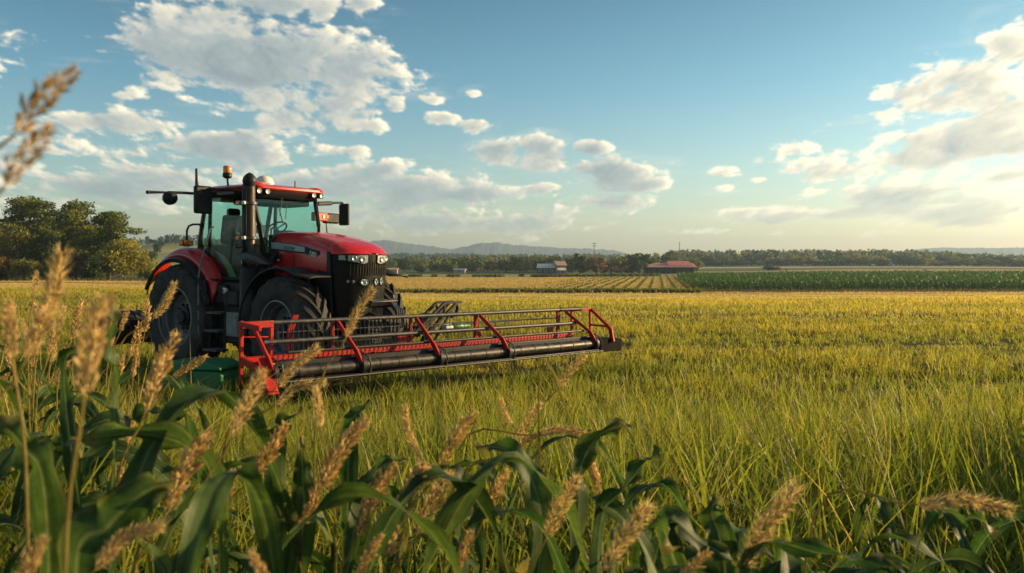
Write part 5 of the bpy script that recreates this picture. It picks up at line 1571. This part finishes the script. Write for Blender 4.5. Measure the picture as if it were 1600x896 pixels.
def grass_ear(label, tip, base, d, kind, seed, width=.17, bend=0.0, group=None, stem_dx=None, ddepth=0.0):
    """An ear on its stem: tip and base are where the head ends in the photo, d its distance."""
    g = np.random.default_rng(seed)
    T = at(*tip, d + ddepth); B = at(*base, d)
    ax = T - B; Lh = np.linalg.norm(ax)
    side = unit(np.cross(ax, (0, 1, 0)))
    if stem_dx is None: stem_dx = -.22 * ax[0] / max(.02, abs(ax[2]) + .03) if abs(ax[2]) > .01 else -.25 * np.sign(ax[0])
    stem_dx = float(np.clip(stem_dx, -.32, .32))
    G = np.array([B[0] + stem_dx * 1.2, d + g.normal() * .05, 0.0])
    root = thing('grass_ear', label, 'grass ear', G, 0, group)
    mid_ctrl = B + side * bend * Lh + ax * .5
    head = spline([B, mid_ctrl, T], 24)
    lead = B - unit(head[1] - head[0]) * min(.22, B[2] * .25)
    stem = spline([G, G + (lead - G) * .5 + np.array([-stem_dx * .12, 0, .05]), lead, B], 16) - G
    c0, c1 = np.array((.20, .19, .05)), np.array((.38, .29, .10))
    s = MB().tube(stem, list(np.linspace(.0042, .0022, 16) * min(1, .45 + .25 * d)), 6)
    tcol = np.repeat(np.linspace(0, 1, 16), 6)[:, None]
    s.build('stem', M['ear'], root, col=c0 * (1 - tcol) + c1 * tcol)
    # head: spikelets in a spiral, each a pointed grain, then fine bristles
    nsp = 170 if kind == 'fox' else 130
    R0 = width * Lh * (.5 if kind == 'fox' else .42)
    V, Fc, C = [], [], []
    hp = head - G
    tang = np.gradient(hp, axis=0)
    for k in range(nsp):
        t = (k + g.random()) / nsp
        u = t * 23; i = min(22, int(u)); p = hp[i] * (1 - (u - i)) + hp[i + 1] * (u - i)
        tg = unit(tang[i]); a = unit(np.cross(tg, (.3, 1, .2))); b = np.cross(tg, a)
        ph = k * 2.39996 + g.normal() * .3
        o = a * math.cos(ph) + b * math.sin(ph)
        taper = (math.sin(math.pi * (0.10 + .86 * t)) ** (.55 if kind == 'fox' else .75))
        if kind == 'wheat': taper *= .75 + .5 * ((k * 7) % 5) / 4
        open_ = .55 if kind == 'wheat' else .62
        dr = unit(o * open_ + tg * (1.0 - .25 * open_) + g.normal(size=3) * .12)
        ln = (Lh * (.115 if kind == 'wheat' else .075)) * (.7 + .6 * g.random()) * (.5 + .6 * taper)
        w = ln * (.36 if kind == 'wheat' else .34)
        q0 = p + o * R0 * taper * (.15 + .5 * g.random())
        q1 = q0 + dr * ln
        m = q0 + dr * ln * .45
        e1 = unit(np.cross(dr, (.2, .3, 1))) * w * .5; e2 = np.cross(dr, e1)
        o_ = len(V)
        V += [q0, m + e1, m + e2, m - e1, m - e2, q1]
        Fc += [(o_, o_ + 1 + j, o_ + 1 + (j + 1) % 4) for j in range(4)] + [(o_ + 5, o_ + 1 + (j + 1) % 4, o_ + 1 + j) for j in range(4)]
        tn = g.random()
        c = np.array((.44, .31, .155)) * (1 - tn) + np.array((.78, .62, .35)) * tn
        C += [c * .9] + [c] * 4 + [c * 1.15]
        for _ in range(3 if kind == 'fox' else 1):           # bristles
            dd = unit(dr + g.normal(size=3) * .28); bl = Lh * (.10 if kind == 'fox' else .07) * (.6 + .8 * g.random())
            bw = unit(np.cross(dd, g.normal(size=3))) * .0007
            s_ = q0 + dr * ln * .6; o_ = len(V)
            V += [s_ - bw, s_ + bw, s_ + dd * bl]; Fc.append((o_, o_ + 1, o_ + 2)); C += [c * 1.1, c * 1.1, c * 1.3]
    me = MB().add(V, Fc)
    ho = me.build('seed_head', M['ear'], root, col=np.array(C), angle=70)
    return root


EARS = [  # label, tip, base, distance, kind, width, bend
    ('blurred tan grass ear highest against the sky, leaning up from the picture edge', (117, 110), (24, 210), .72, 'wheat', .38, .05),
    ('blurred golden grass ear against the sky just below the highest one', (80, 198), (8, 292), .70, 'wheat', .44, .04),
    ('slim blurred ear leaning in front of the grove, pale tan, tall', (97, 396), (42, 560), 1.15, 'fox', .14, -.03),
    ('thick very blurred golden ear standing upright before the black roller', (163, 468), (132, 618), .85, 'wheat', .42, .05),
    ('blurred golden ear at the picture edge, upright beside the slim leaning one', (12, 470), (20, 560), 1.1, 'wheat', .30, 0),
    ('pale ear with white tip standing up before the grove shrubs', (57, 424), (53, 462), 3.2, 'wheat', .36, 0),
    ('slender straw ear crossing the rear wheel rim of the tractor', (273, 444), (240, 498), 2.9, 'fox', .17, -.06),
    ('brown blurred ear leaning up below the rear wheel', (274, 524), (228, 642), 1.55, 'wheat', .23, .03),
    ('short straw ear pointing at the green box', (322, 557), (268, 590), 3.0, 'wheat', .2, 0),
    ('dark brown blurred ear in front of the near end of the header', (411, 582), (364, 682), 1.5, 'fox', .25, .03),
    ('dull brown upright ear in shade below the header end plate', (493, 606), (502, 668), 1.9, 'fox', .30, 0),
    ('pale straw ear crossing the top bar before the tractor nose', (582, 454), (541, 528), 2.4, 'fox', .13, .05),
    ('long straw ear leaning across the red beam of the header', (496, 544), (432, 606), 2.2, 'fox', .15, .05),
    ('bent straw ear lying almost level below the header roller', (507, 598), (432, 632), 2.4, 'fox', .16, .14),
    ('dark spiky ear leaning over the big shaded corn leaf', (325, 676), (260, 802), 1.5, 'wheat', .24, .04),
    ('golden spiky ear beside the upright blunt corn leaf', (447, 664), (383, 758), 1.75, 'wheat', .26, -.03),
    ('tall brown spiky ear in the middle, darker towards its foot', (571, 655), (500, 768), 1.7, 'wheat', .24, .05),
    ('small side ear branching low beside the tall brown spiky ear', (496, 752), (466, 822), 1.7, 'wheat', .34, -.1),
    ('bright golden ear standing out against the meadow, sharp', (741, 645), (686, 735), 2.1, 'wheat', .24, .04),
    ('golden ear low in the middle, narrow, left of the pair', (616, 728), (560, 838), 1.7, 'wheat', .22, .05),
    ('golden ear of the pair with curved upper half', (662, 728), (606, 872), 1.65, 'wheat', .20, .06),
    ('broad tan ear of the pair, the shorter one', (703, 742), (652, 834), 1.75, 'fox', .30, .03),
    ('tan ear leaning before the drooping dark corn leaf', (792, 736), (755, 816), 1.9, 'wheat', .30, .03),
    ('tan bristly ear standing right under the arching corn leaf', (902, 748), (855, 840), 1.75, 'fox', .28, .04),
    ('dark tan ear rising from the lower edge beside the yellow leaf', (1015, 793), (942, 896), 1.45, 'fox', .26, .04),
    ('large tan ear alone in the grass, leaning, feathery', (1243, 762), (1162, 888), 1.55, 'fox', .24, .05),
    ('brown foxtail ear lying level over the dark grass', (1577, 797), (1434, 789), 1.75, 'fox', .16, .08),
    ('pale tan ear in the meadow with feathered edge', (843, 632), (808, 692), 2.6, 'fox', .28, .04),
    ('small tan ear bowing beside the feathered one', (783, 624), (800, 664), 2.8, 'fox', .24, .1),
    ('reddish tan ear arching level over the bent corn leaf', (922, 682), (840, 680), 2.2, 'fox', .14, .12),
    ('pale ear lying low under the arching reddish ear', (846, 678), (806, 702), 2.2, 'wheat', .26, .05),
    ('drooping golden ear hanging beside the arching corn leaf', (935, 766), (906, 692), 2.2, 'wheat', .20, .06),
    ('plump straw ear floating above the grass at the header end', (913, 555), (873, 607), 2.9, 'fox', .22, .03),
    ('thin curved brown ear leaning among the meadow blades', (632, 636), (654, 712), 2.5, 'fox', .12, .07),
    ('dull tan ear in shade behind the golden spiky ear', (366, 738), (334, 812), 1.7, 'wheat', .30, 0),
    ('blurred tan ear cut by the lower edge, middle', (596, 838), (556, 900), 1.4, 'wheat', .28, 0),
    ('blurred ear tip at the lower edge below the dark spiky ear', (392, 862), (424, 930), 1.05, 'wheat', .32, 0),
    ('very blurred tan ear in the lower corner', (70, 840), (20, 930), .95, 'wheat', .34, 0),
    ('blurred brown foxtail arching low over the shaded leaf', (252, 822), (150, 890), 1.15, 'fox', .16, .14),
    ('tan ear peeping over the lower edge beyond the yellow leaf', (1108, 862), (1058, 910), 1.45, 'wheat', .32, 0),
    ('tan ear at the lower edge under the broad tan ear', (735, 832), (708, 905), 1.6, 'wheat', .26, 0),
    ('rusty drooping ear hidden under the small leaves near the middle', (652, 716), (664, 742), 2.0, 'wheat', .34, 0),
    ('pinkish tan ear in the shade below the blurred golden ear', (208, 656), (200, 700), 2.2, 'wheat', .26, 0),
    ('rusty ear deep among the shaded corn stalks', (186, 725), (196, 760), 2.0, 'wheat', .4, 0),
]
for k, (lab, tip, base, d, kind, w, bd) in enumerate(EARS):
    grass_ear(lab, tip, base, d, kind, 500 + k, w, bd)
g = np.random.default_rng(66)
G4 = 'small straw ears in the tall grass before the roller'
SMALL = [(22, 478, 8, 520), (50, 472, 60, 515), (78, 468, 66, 510), (35, 500, 44, 540), (82, 500, 76, 555), (128, 470, 112, 530), (150, 458, 140, 500), (202, 480, 188, 518), (218, 505, 202, 560), (84, 528, 80, 568), (60, 548, 50, 580), (20, 575, 2, 604), (106, 565, 72, 606), (192, 555, 186, 600), (230, 470, 226, 520), (150, 520, 148, 560), (215, 545, 208, 590), (135, 560, 118, 600), (178, 500, 172, 545), (250, 560, 240, 600), (12, 540, 20, 580), (100, 480, 92, 520)]
for k, (a, b_, c, e_) in enumerate(SMALL):
    grass_ear('small straw coloured ear in the tall grass before the black roller', (a, b_), (c, e_), 2.6 + 2.0 * g.random(), 'wheat' if k % 3 else 'fox', 700 + k, .2 + .12 * g.random(), g.normal() * .06, G4)


def corn_leaf(path, width, roll, seed, fold=.25, wave=.018):
    """A broad blade along a path: folded along its midrib, rippled at its edges, coming to a point."""
    g = np.random.default_rng(seed)
    n = 22
    p = spline(path, n)
    tg = np.gradient(p, axis=0)
    m = 15; us = np.linspace(-1, 1, m)
    V = np.zeros((n, m, 3)); C = np.zeros((n, m, 3))
    stripe = 1 + .20 * g.normal(size=m); lengthwise = 1 + .12 * np.cumsum(g.normal(size=n)) / 3
    hue = g.random(); c0 = np.array((.030, .072, .022)) * (1 - hue) + np.array((.062, .105, .026)) * hue
    ph = g.random() * 6
    span = p[-1] - p[0]; s0 = np.cross(span, (0, 0, 1.0)); s0 = unit(s0) if np.linalg.norm(s0) > .02 else np.array([1., 0, 0])
    for i in range(n):
        t = i / (n - 1)
        T = unit(tg[i]); s0 = unit(s0 - T * (s0 @ T))
        up = np.cross(s0, T)
        r_ = roll + .5 * math.sin(t * 2 + ph) * .5
        sd = s0 * math.cos(r_) + up * math.sin(r_); nm = np.cross(sd, T)
        w = width * .5 * (min(1, .45 + t * 3.2)) * (1 - max(0, (t - .35) / .65) ** 2.0) + .001
        for j, u in enumerate(us):
            q = p[i] + sd * u * w + nm * (abs(u) * w * fold) + nm * math.sin(t * 22 + ph + (2 if u > 0 else 0)) * wave * abs(u) ** 2 * (.3 + t)
            V[i, j] = q
            c = c0 * stripe[j] * min(1.5, max(.6, lengthwise[i])) * (.92 + .16 * g.random())
            if j == 7: c = np.array((.16, .20, .085))
            dead = max(0, t - .80 - .12 * abs(u) * 0) * 5 * hue + (abs(u) > .8) * .25 * (stripe[j] > 1.05)
            dead = min(.85, dead); c = c * (1 - dead) + np.array((.28, .20, .08)) * dead
            C[i, j] = c
    i = np.arange(n - 1)[:, None] * m + np.arange(m - 1)[None]
    return V.reshape(-1, 3), np.stack([i, i + 1, i + m + 1, i + m], -1).reshape(-1, 4), C.reshape(-1, 3)


def corn_plant(label, px, d, height, nleaf, seed, own=(), group=None, reach=.58, wid=.058):
    """own: leaf paths given where they show in the photo: (points, distance, width, roll)."""
    g = np.random.default_rng(seed)
    x = (px - 800) / F * d
    root = thing('corn_plant', label, 'corn plant', (x, d, 0), 0, group)
    o = np.array([x, d, 0.0])
    lean = g.normal(size=2) * .05
    top = np.array([lean[0], lean[1], height * .86])
    st = spline([(0, 0, 0), (lean[0] * .2, lean[1] * .2, height * .4), top], 10)
    sm = MB().tube(st, list(np.linspace(.013, .006, 10)), 8)
    sm.build('stalk', M['broad_leaf'], root, col=np.tile(np.array((.085, .12, .03)), (len(sm.v), 1)))
    phi = g.random() * 6.28
    for k in range(nleaf):
        t = .30 + .66 * (k + .5) / nleaf
        b = st[min(9, int(t * 9.99))]
        a = phi + math.pi * k + g.normal() * .35
        dr = np.array([math.cos(a), math.sin(a), 0])
        ln = reach * (.75 + .4 * g.random()) * (1.0 if t < .8 else .8)
        rise = .30 + .35 * g.random() + (.25 if t > .8 else 0)
        pth = [b, b + dr * ln * .22 + np.array([0, 0, ln * rise * .55]), b + dr * ln * .55 + np.array([0, 0, ln * rise * .72]), b + dr * ln * .86 + np.array([0, 0, ln * (rise * .4 - .10)]), b + dr * ln * 1.05 + np.array([0, 0, ln * (rise * .1 - .38 * g.random() - .12)])]
        V, Fq, C = corn_leaf(pth, wid * (.75 + .4 * g.random()), g.normal() * .35, seed * 31 + k)
        np_mesh('leaf', V, Fq, M['broad_leaf'], C, root, smooth=True)
    for k, (pts, dd, w, roll) in enumerate(own):
        P_ = [at(a[0], a[1], dd + (a[2] if len(a) > 2 else 0)) - o for a in pts]
        foot = min(st, key=lambda q: abs(q[2] - (P_[0][2] - .28)))
        V, Fq, C = corn_leaf([foot] + P_, w * .84, roll, seed * 17 + k, .22)
        np_mesh('leaf', V, Fq, M['broad_leaf'], C, root, smooth=True)
    return root


OWN = [
    ('corn plant whose single blade arches to a point over the meadow', 893, 2.15, 1.25, 3, [([(905, 800), (904, 745), (926, 692), (958, 669), (988, 668)], 2.1, .072, .9)]),
    ('corn plant with a dark drooping blade bent over in the middle', 850, 2.0, 1.25, 3, [([(846, 850), (838, 770), (808, 715), (772, 699), (744, 703)], 1.98, .078, 1.0)]),
    ('corn plant with wide dark blade arching level below the green box', 345, 1.65, 1.35, 4, [([(335, 770), (300, 704), (235, 680), (165, 681), (104, 692)], 1.6, .075, -.7), ([(300, 690), (282, 652), (228, 645), (195, 662)], 1.75, .055, -.9)]),
    ('corn plant with the widest shaded blade rising at the lower corner', 150, 1.35, 1.2, 3, [([(118, 900), (168, 824), (226, 770), (276, 752)], 1.3, .105, 1.2)]),
    ('corn plant with upright blunt blue green blade in the middle', 470, 2.0, 1.45, 3, [([(474, 820), (473, 750), (471, 682)], 2.0, .072, 1.4), ([(430, 712), (442, 664), (474, 641)], 2.0, .06, 1.1)]),
    ('corn plant with two small pale blades behind the tall brown ear', 575, 2.3, 1.3, 4, [([(545, 690), (556, 648), (578, 628)], 2.3, .06, 1.1), ([(565, 800), (590, 735), (634, 716)], 2.0, .075, 1.0)]),
    ('corn plant with pale folded blade behind the pair of golden ears', 700, 2.0, 1.2, 4, [([(715, 850), (728, 780), (700, 738), (650, 742)], 1.95, .085, .9)]),
    ('corn plant with narrow upright blade rising before the black roller', 182, 1.7, 1.5, 2, [([(184, 640), (174, 540), (178, 456)], 1.7, .035, 1.3), ([(100, 600), (130, 545), (180, 520)], 1.75, .03, .5)]),
    ('corn plant with striped blade running down at the picture edge', 40, 1.4, 1.4, 3, [([(70, 780), (36, 700), (-20, 640)], 1.35, .08, -.9)]),
    ('corn plant with dark blade pointing up at the meadow edge', 960, 2.2, 1.05, 4, [([(938, 822), (975, 765), (1008, 722), (1034, 704)], 2.2, .08, .8)]),
    ('corn plant with yellow green blade at the lower edge beside a dark ear', 1000, 1.75, 1.0, 4, [([(960, 880), (985, 838), (1030, 825), (1052, 862)], 1.7, .10, .6)]),
    ('corn plant with blunt folded blade at the edge of the tall grass', 1120, 1.95, 1.05, 5, [([(1130, 872), (1112, 800), (1128, 776)], 1.9, .075, 1.2), ([(1040, 830), (1100, 850), (1172, 892)], 1.8, .07, .7)]),
    ('corn plant whose long blade lies level along the lower edge', 1180, 1.6, .95, 3, [([(1172, 892), (1290, 866), (1412, 892)], 1.55, .05, .5)]),
    ('corn plant with pale curled blade at the lower edge under the grass', 1440, 1.9, 1.0, 4, [([(1440, 840), (1510, 808), (1560, 830)], 1.85, .05, .6)]),
]
for k, (lab, px, d, h, nl, own) in enumerate(OWN): corn_plant(lab, px, d, h, nl, 900 + k, own)
g = np.random.default_rng(88)
G5 = 'corn plants crowding the near edge'
for k in range(26):
    px = -140 + 1240 * (k + g.random()) / 26; d = 1.35 + 1.6 * g.random()
    top = 705 + 90 * g.random() + max(0, px - 700) * .2
    h = CAM_H - (top - HORIZON) / F * d
    corn_plant('broad leaved corn plant in shade among many others at the near field edge', px, d, h, 6, 1000 + k, (), G5, .5 + .15 * g.random(), .05)
for k in range(11):
    px = -120 + 320 * (k + g.random()) / 11; d = 2.3 + 1.5 * g.random()
    top = 560 + 90 * g.random() + max(0, px - 200) * .5
    corn_plant('tall narrow leaved corn plant among the straw ears before the roller', px, d, CAM_H - (top - HORIZON) / F * d, 7, 1200 + k, (), 'tall corn plants among the straw ears', .55, .042)
for k in range(24):
    px = 1000 + 680 * (k + g.random()) / 24; d = 1.5 + 1.2 * g.random()
    top = 760 + 90 * g.random()
    corn_plant('low corn plant in shade under the tall grass at the near field edge', px, d, CAM_H - (top - HORIZON) / F * d, 5, 1100 + k, (), 'low corn plants under the tall grass', .5, .046)

# drop the names' gaps: nothing else is built after this line
